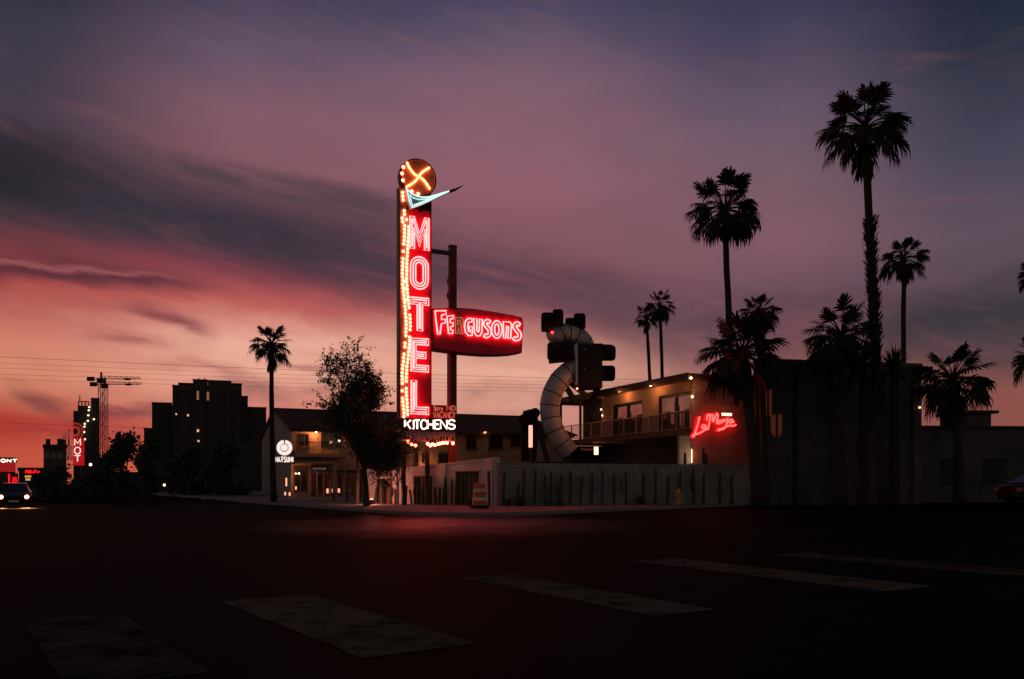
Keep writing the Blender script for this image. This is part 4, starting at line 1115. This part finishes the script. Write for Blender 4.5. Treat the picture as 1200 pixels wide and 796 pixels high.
# ------------------------------------------------------------------ cactus stakes along the walls
def cactus(px, top, plane, off, label, rad=.06, lean=0, arm=False):
    u, z = plane.uz(px, top); x, y, _ = world(plane, u, -off, 0); z = max(z, .5)
    t = thing('column_cactus', label, 'cactus', (x, y, .1), R.uniform(0,1), 'column cactuses along the walls')
    def col(pts, r):
        m = MB(); vs = []; n = 12
        for i, p in enumerate(pts):
            f = i/(len(pts)-1); rr = r*(1 if f < .9 else .72) * (1 + .04*sin(i*2.1))
            for k in range(n):
                a = 2*pi*k/n; q = rr*(1 if k % 2 else .74); vs.append((p[0]+q*cos(a), p[1]+q*sin(a), p[2]))
        m.add(vs, [(i*n+k, i*n+(k+1)%n, (i+1)*n+(k+1)%n, (i+1)*n+k) for i in range(len(pts)-1) for k in range(n)] + [tuple((len(pts)-1)*n+k for k in range(n))])
        return m
    h = z - .1; pts = [(lean*(i/8)**1.5, 0, h*i/8) for i in range(9)]
    s_ = col(pts, rad).build('stem', M_cact, t)
    if arm:
        sg = 1 if R.random() > .5 else -1
        col([(sg*.04,0,h*.35),(sg*.16,0,h*.40),(sg*.2,0,h*.5),(sg*.2,0,h*.78)], rad*.7).build('arm', M_cact, t)
    return t
cw = [(446,572,'thin cactus stake'),(452,566,'tall cactus stake'),(464,566,'cactus stake'),(470,573,'short cactus stake'),(482,569,'short cactus'),(489,574,'low cactus'),(496,566,'cactus'),(501,572,'low bushy cactus'),(506.5,564,'tall cactus'),(509.5,560.5,'tallest slim cactus'),
      (517,571,'squat cactus'),(521.5,571,'squat twin cactus'),(526,566,'cactus'),(529,559.5,'tall leaning cactus'),(536,562,'slim cactus'),(540.5,559,'slim cactus'),(548,558,'tall cactus'),(553.5,561,'slim cactus'),(579.6,552,'tall straight cactus'),(586,552,'tall slightly leaning cactus')]
ords = ['first','second','third','fourth','fifth','sixth','seventh','eighth','ninth','tenth','eleventh','twelfth','thirteenth','fourteenth','fifteenth','sixteenth','seventeenth','eighteenth','nineteenth','twentieth']
for i, (px, top, l) in enumerate(cw):
    cactus(px, top, LP if px < 583 else GP, .45, '%s before the low white wall, %s from its left end' % (l, ords[i]), .055 + .02*R.random(), R.uniform(-.12,.12), arm=i in (2,6,10,12))
cg = [(603,566),(609.5,549.5),(622.5,549.5),(635,555),(641,553),(652,556),(664,552),(676,558),(689,554),(701,551),(715,557),(729,553),(749,556),(763,550),(777,557),(791,552),(808,549),(819,556),(838,553),(852,557)]
for i, (px, top) in enumerate(cg):
    cactus(px, top, GP, .42, 'dark cactus stake before the long grey wall, %s from its left end' % ords[i], .06 + .02*R.random(), R.uniform(-.1,.1), arm=i in (5,11,16))
for px, top, l in [(816.5,530,'thin dark cactus standing behind the grey wall below the script sign'),(838.5,524.5,'thicker dark cactus standing behind the grey wall below the script sign'),(841.5,531,'short dark cactus beside the thicker one behind the grey wall')]:
    cactus(px, top, GP, -1.1, l, .075, .0)
for i,(px,s_) in enumerate([(604,.34),(590,.26),(649,.22),(742,.3),(560,.16)]):
    u = GP.u(px) if px > 583 else LP.u(px); pl = GP if px > 583 else LP
    x, y, _ = world(pl, u, -.7, 0); rng = random.Random(90+i)
    t = thing('agave', ['small dark agave at the left end of the grey wall','tiny agave where the white and grey walls meet','tiny dark agave halfway along the grey wall left part','small dark agave before the middle of the grey wall','tiny agave behind the traffic barrel'][i], 'agave', (x,y,.12), 0, 'agaves before the walls')
    m = MB()
    for k in range(26):
        a = k*2.4; el = .25 + 1.1*k/26; d = Vector((cos(a)*cos(el), sin(a)*cos(el), sin(el))); w = Vector((-sin(a),cos(a),0))*.035
        m.add([-w*.5, w*.5, d*s_*1.0 + w, d*s_*1.0 - w, d*s_*2.0], [(0,1,2,3),(3,2,4)])
    m.build('leaves', M_cact, t)
# ------------------------------------------------------------------ street furniture
def barrel():
    D = 35.6; x = GX(562.2, D)
    t = thing('traffic_barrel', 'orange and white traffic barrel on a black rubber base at the pavement corner', 'traffic barrel', (x, D, .135), 0)
    prof = [(.30,.13),(.30,.30),(.285,.31),(.285,.48),(.27,.49),(.27,.66),(.255,.67),(.255,.84),(.24,.85),(.24,1.0),(.20,1.03)]
    MB().lathe(prof, 20).build('body', M_orange, t, False)
    MB().lathe([(.2885,.33),(.2885,.46)], 20).build('white_band', M_white, t); MB().lathe([(.2585,.69),(.2585,.82)], 20).build('white_band', M_white, t)
    MB().lathe([(.40,0),(.40,.07),(.34,.125)], 20).build('base', M_tyre, t)
    MB().tube([(-.1,0,1.03),(-.1,0,1.12),(.1,0,1.12),(.1,0,1.03)], .018, 6).build('handle', M_orange, t)
barrel()
def hydrant():
    D = 43.0; x, y, _ = world(GP, GP.u(781.5), -1.1, 0)
    t = thing('fire_hydrant', 'small yellow fire hydrant before the right part of the grey wall', 'fire hydrant', (x, y, .126), .3)
    MB().lathe([(.17,0),(.17,.06),(.10,.07),(.10,.52),(.13,.53),(.13,.57),(.115,.6),(.10,.7),(.05,.77),(.03,.8)], 14).build('body', M_hyd, t, True)
    MB().lathe([(.03,.77),(.03,.84)], 6).build('top_nut', M_hyd, t)
    for s_ in (-1,1): MB().lathe([(.055,.09*s_),(.055,.17*s_),(.065,.175*s_),(.065,.21*s_)], 10, (0,0,.45), 'x').build('nozzle', M_hyd, t)
    MB().lathe([(.075,.09),(.075,.16),(.085,.165),(.085,.2)], 12, (0,0,.4), 'y').build('front_nozzle', M_hyd, t)
hydrant()
def bench():
    D = 48; x0, x1 = GX(389,D), GX(424,D)
    t = thing('bench', 'long dark bench before the glazed front of the motel', 'bench', (x0, D, .126), 0)
    MB().box(0, x1-x0, -.2, .2, .42, .48).build('seat', M_brown, t)
    for f in (.06,.5,.94): MB().box((x1-x0)*f-.03, (x1-x0)*f+.03, -.17, .17, 0, .418).build('leg', M_dark, t)
bench()
def tube_lamp():
    D = 45.2; x = GX(621.8, D)
    t = thing('tube_lamp', 'post lamp with a tall glowing pink tube behind the grey wall', 'lamp post', (x, D, .12), 0)
    z0, z1 = GZ(524.6, D)-.12, GZ(498.6, D)-.12
    MB().lathe([(.08,z0),(.105,z0+.03),(.105,z1-.03),(.08,z1)], 14).build('tube', E_tubel, t, True)
    MB().lathe([(.12,0),(.07,.1),(.06,z0-.06),(.13,z0-.05),(.13,z0-.003)], 12).build('pole', M_brown, t)
    MB().lathe([(.13,z1+.003),(.13,z1+.05),(.02,z1+.08)], 12).build('cap', M_dark, t)
tube_lamp()

# ------------------------------------------------------------------ curved tank sculpture (a plain ringed pipe with paired wheels and a dark box)
def tank_sculpture():
    D = 54.0; O = P(655, HY + CAMZ/54*1000, D); O.z = .1
    t = thing('tank_sculpture', 'tall bent sculpture of ringed steel tank pipe with black wheels and a dark box', 'sculpture', O, 0)
    W = lambda px, py, dy=0: P(px, py, D) - O + Vector((0, dy, 0))
    def pipe(pts, rs, rings, part):
        sp = smooth([W(*p) for p in pts], 6); n = len(sp)
        rr = [rs[0] + (rs[1]-rs[0])*i/(n-1) for i in range(n)]
        o = MB().tube(sp, rr, 22).build(part, M_steel, t, True)
        for i in range(1, rings):
            k = int((n-1)*i/rings); a, b = sp[k], sp[min(k+1, n-1)]; d = (b-a).normalized()
            MB().tube([a - d*.03, a + d*.03], [rr[k]*1.025]*2, 22).build('ring', M_dark, o)
        return o
    pipe([(668,530,.2),(654,512,0),(645.5,490,0),(645.5,468,0),(655,447,0),(670,433,.2),(681,421,.5)], (.60,.68), 9, 'lower_tank')
    pipe([(690,440,.9),(689,418,.9),(684,400,.7),(672,391,.4),(658,391,.1),(647,398,-.1)], (.68,.62), 7, 'upper_tank')
    def wheel(px, py, dy, r, w, axis, name='wheel'):
        c = W(px, py, dy); o = MB().lathe([(r*.5,-w/2),(r*.78,-w/2),(r*.93,-w*.44),(r,-w*.30),(r,w*.30),(r*.93,w*.44),(r*.78,w/2),(r*.5,w/2)], 24, c, axis).build(name, M_tyre, t)
        MB().lathe([(r*.5,-w*.46),(r*.53,-w*.1),(r*.53,w*.1),(r*.5,w*.46)], 14, c, axis).build('rim', M_dark, o)
        return o
    for px, py, dy, r, w in [(641,378.5,-.3,.60,.74),(653.5,374,-.2,.58,.66),(649,413.5,-.6,.56,.86),(664.5,411.5,-.6,.55,.80),(679.5,376.2,.3,.54,.72),(668.5,380,.3,.46,.6)]: wheel(px, py, dy, r, w, 'x')
    for px, py in [(712,413.3),(711.5,437.2)]:
        wheel(px, py, .2, .50, 1.0, 'x'); 
    m = MB(); a = W(676.5,455); b = W(705,404); m.box(a.x, b.x, -.5, 1.4, a.z, b.z)
    bx = m.build('box', M_black, t)
    a = W(673.6,452); b = W(676.2,405); MB().box(a.x, b.x-.003, -.7, 1.2, a.z, b.z).build('edge_strip', M_steel, bx)
    for py in (413.3, 437.2):
        a, b = W(704,py), W(716,py); MB().bar(a + Vector((0,.2,0)), b + Vector((0,.2,0)), .3, .22).build('axle', M_dark, bx)
    a = W(703,403.5,.2); b = W(717.5,404.2,.2); MB().bar(a, b, .06, .08).build('mudguard', M_dark, bx)
    for px, py in ((684,411),(683.8,434)):
        MB().ball(W(px,py,-.54), .045, 8, 5).build('marker', M_white, bx)
    m = MB()
    m.bar(W(648,384,-.1), W(684,383,.4), .35, .3); m.bar(W(634.5,387,-.2), W(655,388,-.2), .3, .25); m.build('axle_frame', M_dark, t)
    MB().bar(W(643,424,-.4), W(669,421,-.2), .3, .35).build('axle_frame', M_dark, t)
    MB().bar(W(660,418.5,-.75), W(668.5,418.5,-.75), .05, .10).build('red_strip_light', E_red, t); 
    MB().ball(W(646.4,391.8,-.65), .07, 8, 5).build('red_lamp', E_red, t); MB().ball(W(675,446.8,-.6), .06, 8, 5).build('red_lamp', E_bulb, t); MB().ball(W(675.4,456.8,-.6), .06, 8, 5).build('red_lamp', E_bulb, t)
    m = MB()
    for p, q in [((661,448,.5),(676,470,.9)),((668,446,.9),(700,470,1.2)),((700,455,.6),(692,492,1.1))]: m.bar(W(*p), W(*q), .24, .3)
    m.build('strut', M_dark, t)
    # dark framed foot at left with its own wheel
    m = MB()
    m.prism([(W(611,500).x, W(611,500).z), (W(613,481).x, W(613,481).z), (W(622,478.5).x, W(622,478.5).z), (W(631,482).x, W(631,482).z), (W(629,540).x, W(629,540).z), (W(611,540).x, W(611,540).z)], .6, 1.9)
    ft = m.build('foot_block', M_black, t)
    wheel(627, 484, .1, .32, .4, 'y'); wheel(614, 492, .1, .36, .4, 'y')
    m = MB(); m.bar(W(630,497,.4), W(642,540,.4), .3, .3); m.bar(W(622,545,.4), W(672,545,.4), .5, .4); m.bar(W(664,530,.2), W(664,555,.2), .5, .5); m.bar(W(640,540,.4), W(640,586,.4), .4, .4); m.bar(W(670,540,.4), W(670,586,.4), .4, .4); m.build('base_frame', M_dark, t)
tank_sculpture()

# ------------------------------------------------------------------ cars
def make_car(label, head=None, tail=None):
    t = thing('car', label, 'car', group='cars on the road')
    st = [(-2.25,.42,.70,.62),(-2.1,.28,.78,.80),(-1.4,.24,.93,.88),(-.75,.24,.98,.90),(.6,.24,1.0,.91),(1.6,.24,1.02,.90),(2.1,.3,.98,.84),(2.25,.45,.85,.72)]
    m = MB(); vs = []; n = 8
    for y, z0, z1, w in st:
        zm = (z0+z1)/2
        vs += [(-w*.86,y,z0),(-w,y,zm),(-w*.97,y,z1-.04),(-w*.85,y,z1),(w*.85,y,z1),(w*.97,y,z1-.04),(w,y,zm),(w*.86,y,z0)]
    m.add(vs, [(i*n+k, i*n+(k+1)%n, (i+1)*n+(k+1)%n, (i+1)*n+k) for i in range(len(st)-1) for k in range(n)] + [tuple(range(n)), tuple((len(st)-1)*n+k for k in range(n))])
    b = m.build('body', M_carp, t, True)
    g = [(-.95,.99,.985,.76),(-.25,.995,1.40,.60),(.95,1.0,1.43,.62),(1.75,1.02,1.06,.72)]
    m = MB(); vs = []
    for y, z0, z1, w in g: vs += [(-.80,y,z0),(-w,y,z1),(w,y,z1),(.80,y,z0)]
    m.add(vs, [(i*4+k, i*4+(k+1)%4, i*4+4+(k+1)%4, i*4+4+k) for i in range(3) for k in range(4)]); m.build('windows', M_glass, t)
    MB().add([(-.6,-.25,1.405),(.6,-.25,1.405),(.62,.95,1.44),(-.62,.95,1.44),(-.56,-.2,1.44),(.56,-.2,1.44),(.58,.9,1.475),(-.58,.9,1.475)],[(0,3,2,1),(4,5,6,7),(0,1,5,4),(1,2,6,5),(2,3,7,6),(3,0,4,7)]).build('roof', M_carp, t)
    for sx in (-1,1):
        for y in (-1.4,1.4):
            w = MB().lathe([(.2,-.1),(.31,-.1),(.33,-.07),(.33,.07),(.31,.1),(.2,.1)], 18, (sx*.80,y,.33), 'x').build('wheel', M_tyre, t)
            MB().lathe([(.19,-.105),(.205,-.09),(.205,.09),(.19,.105)], 14, (sx*.80,y,.33), 'x').build('rim', M_dark, w)
        MB().lathe([(.10,.0),(.115,.05),(.115,.10)], 14, (sx*.64,-2.20,.66), 'y').build('headlight', head or M_glass, t)
        MB().box(sx*.68-.14, sx*.68+.14, 2.2, 2.28, .70, .84).build('taillight', tail or M_orange, t)
        MB().box(sx*.98-.1, sx*.98+.1, -.75, -.62, .98, 1.12).build('mirror', M_carp, t)
    MB().box(-.42,.42,-2.28,-2.18,.5,.64).build('grille', M_black, t); MB().box(-.26,.26,-2.29,-2.245,.36,.47).build('number_plate', M_white, t)
    return t
c1 = make_car('oncoming dark car with bright headlights cut by the left edge of the picture', head=E_head)
x, y = GX(17.5, 51), 51.0; c1.location = (x, y, dip(x, y)); c1.rotation_euler = (0,0, math.radians(29))
for sx in (-1, 1):   # its two beams on the road
    l = bpy.data.lights.new('headlight_beam', 'SPOT'); l.energy = 1900; l.color = (1,.42,.16); l.spot_size = math.radians(24); l.spot_blend = .8; l.shadow_soft_size = .1
    o = bpy.data.objects.new('headlight_beam', l); COL.objects.link(o); o.parent = c1; o.location = (sx*.64, -2.5, .66); o.rotation_euler = (math.radians(-77), 0, 0)
x2, y2 = GX(204.5, 97), 97.0
c2 = copy_tree(c1); c2['label'] = 'distant car with small round headlights before the stepped high rise'; c2.location = (x2, y2, .12); c2.rotation_euler = (0,0, math.radians(11))
for c in c2.children:
    if c.name.startswith('headlight'): c.data = c.data.copy(); c.data.materials[0] = glow('headlight_far', (1,.5,.24), 14)
c3 = make_car('distant car seen from behind with two red tail lamps', tail=glow('taillight_far', (1,.03,.06), 3))
x, y = GX(89, 130), 130.0; c3.location = (x, y, dip(x, y)); c3.rotation_euler = (0,0, math.radians(35))
c4 = make_car('unlit dark parked car at the far right edge by the brick wall'); c4.location = (GX(1232, 39), 39, .126); c4.rotation_euler = (0,0, math.radians(100))

# ------------------------------------------------------------------ far left skyline
def dark_block(name, label, px0, px1, top, D, dp, mt, th=0.0, rows=0, cols=0, lit=(), cat='building', extra=None):
    x0, x1 = GX(px0, D), GX(px1, D); zt = GZ(top, D)
    th = -math.atan(((px0+px1)/2 - CX)/FPX); pl = Plane(x0, D, th); x1 = x0 + pl.u(px1)
    t = thing(name, label, cat, (x0, D, -2.2), th)
    MB().box(0, x1-x0, 0, dp, 0, zt + 2.2 - .4).build('wall', mt, t)
    MB().box(-.15, x1-x0+.15, -.15, dp+.15, zt + 2.2 - .397, zt + 2.2).build('parapet', mt, t)
    if rows:
        W_, H_ = x1-x0, zt + 2.2 - 4
        for r in range(rows):
            for c in range(cols):
                a = W_*(c+.22)/cols; b = W_*(c+.78)/cols; z = 3.2 + H_*(r+.2)/rows
                MB().box(a, b, -.06, -.003, z, z + H_/rows*.5).build('window', M_glass, t)
    for px, py in lit:
        xx, z = pl.u(px), GZ(py, D) + 2.2
        MB().box(xx - .16, xx + .16, -.14, -.062, z - .18, z + .18).build('lit_window', E_winf, t)
    return t, x0
D = 230
def high_rise():
    t = thing('stepped_high_rise', 'wide dark high rise hotel stepping down to both sides on the left skyline', 'building', (GX(176,D), D, -2.2), -math.atan((240-CX)/FPX))
    pl = Plane(GX(176,D), D, -math.atan((240-CX)/FPX)); X = pl.u; Z = lambda py: pl.uz(245, py)[1] + 2.2
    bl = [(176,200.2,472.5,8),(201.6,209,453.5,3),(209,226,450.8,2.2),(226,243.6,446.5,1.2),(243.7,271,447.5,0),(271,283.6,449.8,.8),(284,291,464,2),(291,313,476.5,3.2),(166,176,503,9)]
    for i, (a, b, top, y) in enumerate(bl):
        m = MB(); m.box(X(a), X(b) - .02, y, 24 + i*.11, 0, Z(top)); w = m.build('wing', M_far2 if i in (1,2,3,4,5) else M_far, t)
        MB().box(X(a) - .1, X(b) + .08, y - .2, y + .6, Z(top) + .004, Z(top) + .5).build('parapet', M_far, w)
        n = max(2, int((b-a)/4.2))
        for c in range(n):
            u0 = X(a) + (X(b)-X(a))*(c+.25)/n; u1 = X(a) + (X(b)-X(a))*(c+.75)/n
            MB().box(u0, u1, y - .10, y - .003, 8, Z(top) - 1.4).build('window_column', M_dark, w)
    m = MB()
    for px, py in ((233,442),(237,443.4),(240,441.8)): m.tube([(X(px), 3, Z(447)), (X(px), 3, Z(py))], .16, 5)
    MB().box(X(229), X(242), 2, 5, Z(446.5)+.5, Z(444.6)).build('roof_plant', M_dark, t); m.build('roof_mast', M_dark, t)
    for px, py, s_ in ((231.8,464,.5),(243.6,464.5,.5),(220.3,487.5,.35),(232,505,.45),(232.5,517.5,.4),(210,541,.3),(206.5,486.5,.3)):
        MB().box(X(px)-s_*.6, X(px)+s_*.6, -.42, -.3, Z(py)-s_*(2.4 if py < 470 else .8), Z(py)+s_*(2.4 if py < 470 else .8)).build('lit_window', E_winf if py < 470 else glow('far_lamp', (1,.6,.35), .9), t)
high_rise()
dark_block('low_dark_building', 'long low dark building behind the far left trees', 103, 252, 553, 104, 8, M_far)
dark_block('windowless_block', 'low windowless dark block between the high rise and the motel gable', 247, 313, 521, 92, 14, M_far)
def construction_tower():
    D = 330; t = thing('construction_tower', 'unfinished dark tower strung with work lamps beside the two cranes', 'tower', (GX(86,D), D, -2.2), -math.atan((112-CX)/FPX))
    pl = Plane(GX(86,D), D, -math.atan((112-CX)/FPX)); X = pl.u; Z = lambda py: pl.uz(101, py)[1] + 2.2
    MB().box(0, X(116.5), 0, 14, 0, Z(482)).build('core', M_far, t)
    MB().box(X(106.5), X(116.5), -.2, 13.8, Z(482)+.004, Z(466)).build('lift_shaft', M_far, t)
    MB().box(X(91), X(106), 1, 12, Z(482)+.004, Z(475.5)).build('upper_floor', M_far, t)
    m = MB()
    for px in (92,96,100,104): m.box(X(px)-.2, X(px)+.2, 1.2, 1.7, Z(475.5)+.01, Z(471)); 
    m.box(X(91.5), X(104.5), 1.1, 1.8, Z(471)+.003, Z(470)); m.tube([(X(93.5),1.5,Z(470)),(X(93.5),1.5,Z(463))], .2, 5); m.build('scaffold', M_dark, t)
    for i in range(7):
        z = Z(482) - 4 - i*4; MB().box(-.1, X(116.5)+.1, -.3, -.003, z, z+.35).build('floor_edge', M_far2, t)
    for px, py in ((104.6,477.3),(104,481),(103.5,486.9),(103,493.4),(110,491.3),(99.4,496.9),(99,500.2),(98.7,506.6),(99.5,515)):
        MB().ball((X(px), -.8, Z(py)), .36, 6, 4).build('work_lamp', glow('work_lamp', (1,.75,.5), 2.2), t)
construction_tower()
def crane(label, mast, jy, x0, x1, D, seed):
    t = thing('tower_crane', label, 'crane', (GX(mast,D), D, -2.2), 0, 'tower cranes')
    X = lambda px: GX(px,D) - GX(mast,D); Z = lambda py: GZ(py,D) + 2.2
    zj = Z(jy); s_ = .9
    m = MB()
    for a in (-s_,s_):
        for b in (-s_,s_): m.bar((a,b,0),(a,b,zj), .26)
    z = 0; k = 0
    while z < zj - 2:
        m.bar((-s_ if k%2 else s_, -s_, z), (s_ if k%2 else -s_, -s_, z+2.4), .17); z += 2.4; k += 1
    m.build('mast', M_dark, t)
    m = MB(); xa, xb = X(x0), X(x1)
    m.bar((xa,0,zj),(xb,0,zj), .32); m.bar((0,.8,zj+1.5),(xb*.96,.4,zj+.9), .22)
    x = 0
    while x < xb*.94: m.bar((x,0,zj),(x+1.3,.4,zj+1.1), .16); m.bar((x+1.3,.4,zj+1.1),(x+2.6,0,zj), .16); x += 2.6
    m.build('jib', M_dark, t)
    MB().box(xa - .4, xa + 2.6, -.7, .7, zj - .9, zj + 1.0).build('counterweight', M_dark, t)
    MB().box(-1.4, 1.3, -1.5, .6, zj - 1.9, zj + .3).build('cab', M_dark, t); MB().bar((0,0,zj+.3),(0,0,zj+3.2), .7, .7).build('peak', M_dark, t)
    MB().box(xb*.58, xb*.72, -.6, .6, zj - .5, zj + .4).build('trolley', M_dark, t)
    return t
crane('upper tower crane with its jib highest, left mast of the pair', 118.6, 444.3, 103.5, 166, 400, 1)
crane('lower tower crane with its jib second highest, right mast of the pair', 123.2, 450.6, 107, 165, 415, 2)
def twin_tower():
    D = 190; t = thing('parapet_tower', 'squat dark tower with two square roof blocks beside the vertical motel sign', 'tower', (GX(51,D), D, -2.2), -math.atan((72-CX)/FPX))
    pl = Plane(GX(51,D), D, -math.atan((72-CX)/FPX)); X = pl.u; Z = lambda py: pl.uz(64, py)[1] + 2.2
    MB().box(0, X(78), 0, 8, 0, Z(524.5)).build('wall', M_far2, t)
    MB().box(X(50), X(79.5), -.4, 8.4, Z(524.5)+.004, Z(521)).build('cornice', M_far, t)
    MB().box(X(53.5), X(59), .5, 3.5, Z(521)+.004, Z(514.5)).build('roof_block', M_far, t); MB().box(X(67), X(77.5), .5, 4.5, Z(521)+.004, Z(514)).build('roof_block', M_far, t)
    for c in (55,63,71): MB().box(X(c)-.5, X(c)+.5, -.08, -.003, Z(538), Z(530)).build('window', M_glass, t)
twin_tower()
def far_motel_sign():
    D = 125; t = thing('far_motel_sign', 'distant vertical red sign with white letters under a round lattice top', 'sign', (GX(91,D), D, -1.7), 0)
    X = lambda px: GX(px, D) - GX(91, D); Z = lambda py: GZ(py, D) + 1.7
    MB().box(X(86), X(96.5), 0, .6, Z(545.5), Z(513.5)).build('panel', glow('far_sign_red', (.75,.012,.02), .55), t)
    for c, y0, y1 in (('M',522,514.6),('O',532,524.4),('T',541,534)):
        m = MB(); write(m, c, ((X(88)+.0, Z(y0)), (X(94.6), Z(y0)), Z(y1)-Z(y0), Z(y1)-Z(y0)), .085, -.12); m.build('letter', E_hat, t)
    lt = MB(); cx_, cz_, r = X(87), Z(505.5), 1.25
    for k in range(16):
        a = 2*pi*k/16; lt.tube([(cx_+r*.35*cos(a), .2, cz_+r*.35*sin(a)), (cx_+r*cos(a), .2, cz_+r*sin(a))], .05, 4)
    for q in (.5, 1.0): lt.tube([(cx_+r*q*cos(2*pi*k/20), .2, cz_+r*q*sin(2*pi*k/20)) for k in range(20)], .055, 4, True)
    lt.build('round_lattice', glow('lattice_red', (.62,.05,.04), .8), t)
    for px, py in ((78,508),(75,512),(81,525),(80,531),(83,537)): MB().lathe([(.40,.0),(.42,.02),(.42,.1)], 8, (X(px), .3, Z(py)), 'y').build('small_disc', glow('disc_red', (.30,.06,.05), .8), t)
    MB().bar((X(78),.35,Z(540)),(X(80),.35,Z(503)), .14).build('side_frame', M_dark, t)
    MB().box(X(88.5), X(93.5), .1, .5, 0, Z(545.5)-.003).build('pole', M_dark, t)
far_motel_sign()
def lit_store():
    D = 120; t = thing('red_lit_store', 'red lit building with a white sign band cut by the left edge', 'building', (GX(-40,D), D, -1.7), -math.atan((15-CX)/FPX))
    pl = Plane(GX(-40,D), D, -math.atan((15-CX)/FPX)); X = pl.u; Z = lambda py: pl.uz(0, py)[1] + 1.7
    MB().box(0, X(18), 0, 8, 0, Z(538)).build('wall', M_brown, t)
    MB().box(X(-38), X(17.5), -.1, -.003, Z(553), Z(542.5)).build('red_front', glow('store_red', (.36,.012,.015), .9), t)
    MB().box(-.2, X(18.8), -.4, 8.2, Z(538)+.004, Z(536)).build('cornice', M_dark, t)
    m = MB(); write(m, 'FREMONT', ((X(-26),Z(541.7)),(X(19.5),Z(541.7)),.40,.40), .07, -.5, gap=.5); m.build('lettering', E_neonw, t)
    MB().box(X(-26), X(20), -.42, -.405, Z(542.3), Z(538.6)).build('sign_band', M_brown, t)
lit_store()
def neon_panels():
    D = 110
    dark_block('low_shop', 'low dark shop carrying small red and yellow neon panels at far left', 22, 56, 548, 112, 8, M_far)
    t = thing('red_neon_panel', 'small ragged red neon panel on the low shop at far left', 'sign', (GX(38,D), D, GZ(553,D)), 0)
    m = MB(); r2 = random.Random(5)
    for i in range(10):
        x = -.9 + i*.19; m.tube([(x,0,r2.uniform(-.25,-.1)),(x+.06,0,r2.uniform(.0,.3)),(x+.15,0,r2.uniform(-.1,.1))], .05, 5)
    m.build('tubes', E_halo, t); MB().box(-1.0,1.0,.06,.14,-.34,.4).build('backing', M_black, t); MB().box(-.9,.9,.141,1.8,-.3,.1).build('bracket', M_dark, t)
    for px, py, w, c, l in ((33,558.5,.42,(1,.6,.06),'small yellow neon panel under the red neon panel'),(32.8,562,.32,(1,.62,.25),'small orange lit panel lowest under the yellow one'),(44,561.8,.34,(1,.55,.2),'small dim amber lit panel right of the yellow one')):
        t = thing('lit_panel', l, 'sign', (GX(px,D), D, GZ(py,D)), 0)
        m = MB(); 
        for i in range(4): m.box(-w + i*w*.5, -w + i*w*.5 + w*.36, 0, .03, -.13, .13)
        m.build('characters', glow('panel_%d' % int(px*10), c, .75), t); MB().box(-w-.05, w+.05, .035, .1, -.18, .18).build('backing', M_black, t); MB().box(-w*.8,w*.8,.101,1.8,-.1,.1).build('bracket', M_dark, t)
    D = 95
    t = thing('letter_sign', 'short red neon letters standing just above the oncoming car roof', 'sign', (GX(14.5,D), D, dip(GX(14.5,D),D)), 0)
    zz = lambda py: GZ(py,D) - dip(GX(14.5,D),D)
    m = MB(); write(m, 'L', ((-.35,zz(566)),(.0,zz(566)), zz(555.5)-zz(566), zz(555.5)-zz(566)), .07, 0); m.build('letter', E_halo, t)
    m = MB(); write(m, 'B', ((.12,zz(566)),(.45,zz(566)), .6,.6), .06, 0); m.build('letter', E_halo, t)
    MB().box(-.45,.55,.08,.16,zz(567),zz(554.8)).build('backing', M_black, t); MB().tube([(0,.12,0),(0,.12,zz(567)-.003)], .08, 6).build('pole', M_dark, t)
neon_panels()
for px, py, D, l, r in ((107.3,544.6,120,'brightest and nearest of the three white street lamps receding below the cranes',.2),(115.8,541,140,'middle one of the three white street lamps receding below the cranes',.16),(122.2,537.8,160,'farthest of the three white street lamps receding below the cranes',.15),
                        (163,552,100,'left one of two faint lamps among the dark trees',.075),(172.8,552,100,'right one of two faint lamps among the dark trees',.075),(220,565,88,'lone faint lamp right of the distant car',.06),(104.8,562,97,'tiny lamp low down under the nearest white street lamp',.08)):
    x = GX(px, D); z0 = dip(x, D); t = thing('street_lamp', l, 'street lamp', (x, D, z0), 0, 'lamps among the far left trees')
    h = GZ(py, D) - z0
    MB().ball((0,-.3,h), r, 8, 5).build('head', glow('street_lamp_white', (1,.82,.6), 2.6) if r > .1 else glow('street_lamp_faint', (1,.8,.6), .9), t)
    m = MB(); m.tube([(0,.1,0),(0,.1,h+.1),(0,-.3,h+.2)], [.07,.05,.04], 6); m.build('pole', M_dark, t)
# ------------------------------------------------------------------ overhead wires
for i, (y0, y1, l, r) in enumerate([(412,441.5,'topmost overhead wire crossing the pink sky',.017),(420.5,444.5,'second overhead wire from the top across the pink sky',.011),(427.5,447.5,'third overhead wire from the top across the pink sky',.011),(435.5,450,'fourth overhead wire from the top across the pink sky',.011),(442.5,453,'fifth overhead wire from the top across the pink sky',.011),(492.3,508,'lowest overhead wire passing behind the cranes',.013)]):
    a = P(-260, y0 - 8, 66); b = P(905, y1 + 6, 92); m = MB(); pts = []
    for k in range(25):
        f = k/24; p = a.lerp(b, f); p.z -= 1.1*4*f*(1-f)*.5; pts.append(p)
    m.tube(pts, r*.95, 4); tag(m.build('overhead_wire', M_wire), l, 'wire', 'overhead wires')
